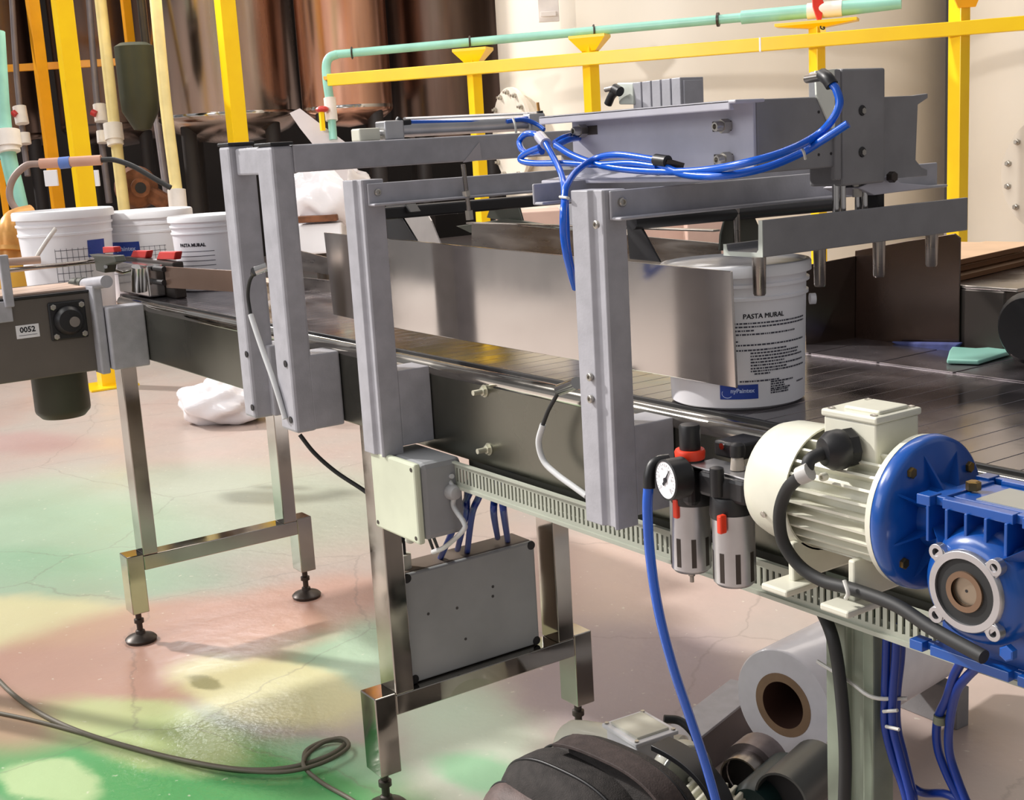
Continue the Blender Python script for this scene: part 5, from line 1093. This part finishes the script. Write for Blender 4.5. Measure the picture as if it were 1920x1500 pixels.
vp('small_valve_pipe', 'thin dark pipe with white valve and small red handle behind the bright yellow post', [(165, -30, 8.6), (178, 150, 8.6), (190, 260, 8.6), (205, 380, 8.6)], .022, mat('dull_pipe', (120, 112, 114), .5, .3), [((186, 196, 8.55), (190, 228, 8.55), .042, PIPEW), ((192, 246, 8.55), (194, 268, 8.55), .04, PIPEW), ((172, 210, 8.5), (180, 214, 8.5), .022, RED)])
vp('small_valve_pipe', 'thin dark pipe with round white valve between the teal pipe and orange post', [(22, -10, 8.8), (32, 150, 8.8), (44, 260, 8.8), (52, 330, 8.8)], .02, mat('dull_pipe', (120, 112, 114)), [((36, 200, 8.75), (42, 232, 8.75), .045, PIPEW), ((44, 250, 8.75), (47, 270, 8.75), .042, PIPEW), ((24, 210, 8.7), (30, 216, 8.7), .02, RED)])
vp('pipe_elbow', 'fat bronze coloured pipe elbow at the left edge beside the large pail', [(20, 560, 5.2), (20, 470, 5.2), (18, 430, 5.2), (30, 412, 5.25), (60, 404, 5.3)], .045, BRASS, [((20, 462, 5.18), (20, 470, 5.18), .062, BRASS), ((22, 500, 5.18), (22, 545, 5.18), .085, mat('ochre_flange', (214, 160, 60), .5)), ((70, 480, 5.3), (70, 545, 5.3), .03, mat('ochre_flange', (214, 160, 60)))])
gm = thing('hanging_gearmotor', 'dark olive gearmotor with tapered bottom hanging behind the cream pipe', 'motor', tuple(at(268, 240, 7.8)))
MB().lathe([(0, 0), (.05, .01), (.11, .12), (.115, .2), (.115, .5), (.08, .52)], at(268, 246, 7.8), (0, 0, 1), 24).build('motor_body', OLIVE, gm)
MB().ball(at(277, 118, 7.8), .09, 1, 1, 1).build('gear_head', DARK, gm); hg = at(277, 118, 7.8); MB().cyl(hg, (hg.x, hg.y, 4.4), .025).build('hanger_rod', DARK, gm); MB().ball(at(262, 112, 7.75), .05).build('coupling', SSB, gm)
vh = thing('black_hose', 'brown and black hose arching between blue coupling and pails at far left', 'hose', tuple(at(40, 400, 6.6)))
MB().tube([at(75, 307, 6.6), at(50, 310, 6.6), at(28, 330, 6.6), at(18, 355, 6.6), at(22, 380, 6.6), at(40, 402, 6.6), at(60, 415, 6.6)], .018).build('hose', mat('brown_hose', (150, 128, 118), .5), vh)
MB().tube([at(190, 300, 6.6), at(215, 300, 6.6), at(250, 312, 6.6), at(290, 335, 6.6), at(320, 352, 6.6)], .014).build('hose', BLKR, vh)
MB().cyl(at(75, 307, 6.6), at(190, 300, 6.6), .026).build('pipe_run', mat('pink_pipe', (196, 150, 128), .5), vh); MB().cyl(at(112, 306, 6.6), at(132, 304, 6.6), .03).build('blue_coupling', mat('blue_band', (88, 120, 190), .5), vh)
for (a, b) in ((84, 108), (178, 186)): MB().obox(at((a+b)/2, 334, 6.5), RH, FH, UP, (b-a)*6.5/F/2, .01, .04).build('white_label', WHT, vh, .002)
pm_ = thing('rusty_pump', 'rusty brown pump casing standing behind the middle pail', 'pump', tuple(at(258, 380, 8.2)))
pk = at(256, 352, 8.2); pdir = (RH*.5-FH).normalized()
MB().lathe([(.05, -.12), (.12, -.1), (.14, 0), (.12, .07), (.06, .1), (.06, .13)], pk, pdir, 24).build('casing', RUST, pm_); MB().lathe([(0, 0), (.035, .001)], pk+pdir*.131, pdir, 20, False).build('bore', BLK, pm_)
MB().beam(pk+RH*.02, pk+RH*.2+UP*-.12, .12, .1).build('outlet', RUST, pm_, .02); MB().box(pk.x-.03, pk.x+.03, pk.y-.03, pk.y+.03, 0, pk.z-.08).build('stand', DARK, pm_)
# white bags, sheet, lid
def bag(name, label, c, rad, seed, cat='bag'):
    m = MB(); rnd = random.Random(seed); n = 48; mm = 28; vs = []; fs = []
    ph = [(rnd.uniform(2, 9), rnd.uniform(2, 9), rnd.uniform(0, 6), rnd.uniform(.015, .05)) for _ in range(14)]
    for k in range(mm+1):
        th = math.pi*k/mm
        for i in range(n):
            a = 2*math.pi*i/n; q = 1+sum(A*math.sin(round(p1)*a+p3)*math.sin(p2*th+p3) for p1, p2, p3, A in ph)
            st = math.sin(th)**.7 if math.sin(th) > 0 else 0
            vs.append(Vector(c)+RH*(rad[0]*q*st*math.cos(a))+FH*(rad[1]*q*st*math.sin(a))+UP*(max(-1, q*math.cos(th))*rad[2]))
    for k in range(mm):
        for i in range(n):
            j = (i+1) % n; fs.append((k*n+i, (k+1)*n+i, (k+1)*n+j, k*n+j))
    m.add(vs, fs, True); return tag(m.build(name, BAGM), label, cat)
bag('plastic_bag', 'big bright white plastic bag heap seen through the grey gantry', at(618, 366, 6.6), (.22, .17, .16), 4)
fbp = P(425, 790, z=0); db = (RW[2]).dot(fbp-CAM); bag('plastic_bag', 'crumpled white plastic bag lying on the floor under the conveyor', (fbp.x, fbp.y+.0, .10), (.22, .18, .105), 9)
cs = at(600, 445, 6.6); crt = thing('bag_stand', 'white square carton on a slim stand under the white plastic bag heap', 'carton', (cs.x, cs.y, 0))
MB().obox((cs.x, cs.y, cs.z), RH, FH, UP, .13, .12, .075).build('carton_body', WHT, crt, .01)
MB().obox(at(600, 408, 6.55), RH, FH, UP, .10, .12, .016).build('brown_flap', RUST, crt, .004)
MB().cyl((cs.x, cs.y, 0), (cs.x, cs.y, cs.z-.07), .03).build('stand', DARK, crt)
m = MB(); pts = [at(543, 212, 6.3), at(562, 203, 6.3), at(600, 232, 6.3), at(655, 272, 6.3), at(650, 345, 6.3), at(610, 300, 6.3), at(562, 240, 6.3)]
tag(m.prism(pts, FH*.004).build('clear_sheet', mat('translucent_sheet', (214, 206, 206), .2, 0, .05, alpha=.85)), 'slanted strip of pale clear plastic above the gantry beam', 'plastic sheet')
# brown clutter behind plate, seen between rails
ot = thing('brown_crate_stack', 'brownish crates standing on the floor behind the guide plates', 'crate', tuple(at(1250, 430, 4.2)))
for (x0, x1, y0, y1, dd_, mm_) in ((1200, 1300, 396, 440, 4.4, 'pk'), (930, 1050, 395, 425, 4.6, 'pk'), (1280, 1350, 400, 430, 4.3, 'br')):
    a_ = at((x0+x1)/2, (y0+y1)/2, dd_); zt9 = a_.z+(y1-y0)*dd_/F/2; MB().obox((a_.x, a_.y, zt9/2), RH, FH, UP, (x1-x0)*dd_/F/2, .1, zt9/2).build('crate', mat('pinkish_crate', (190, 160, 146), .6), ot, .004)
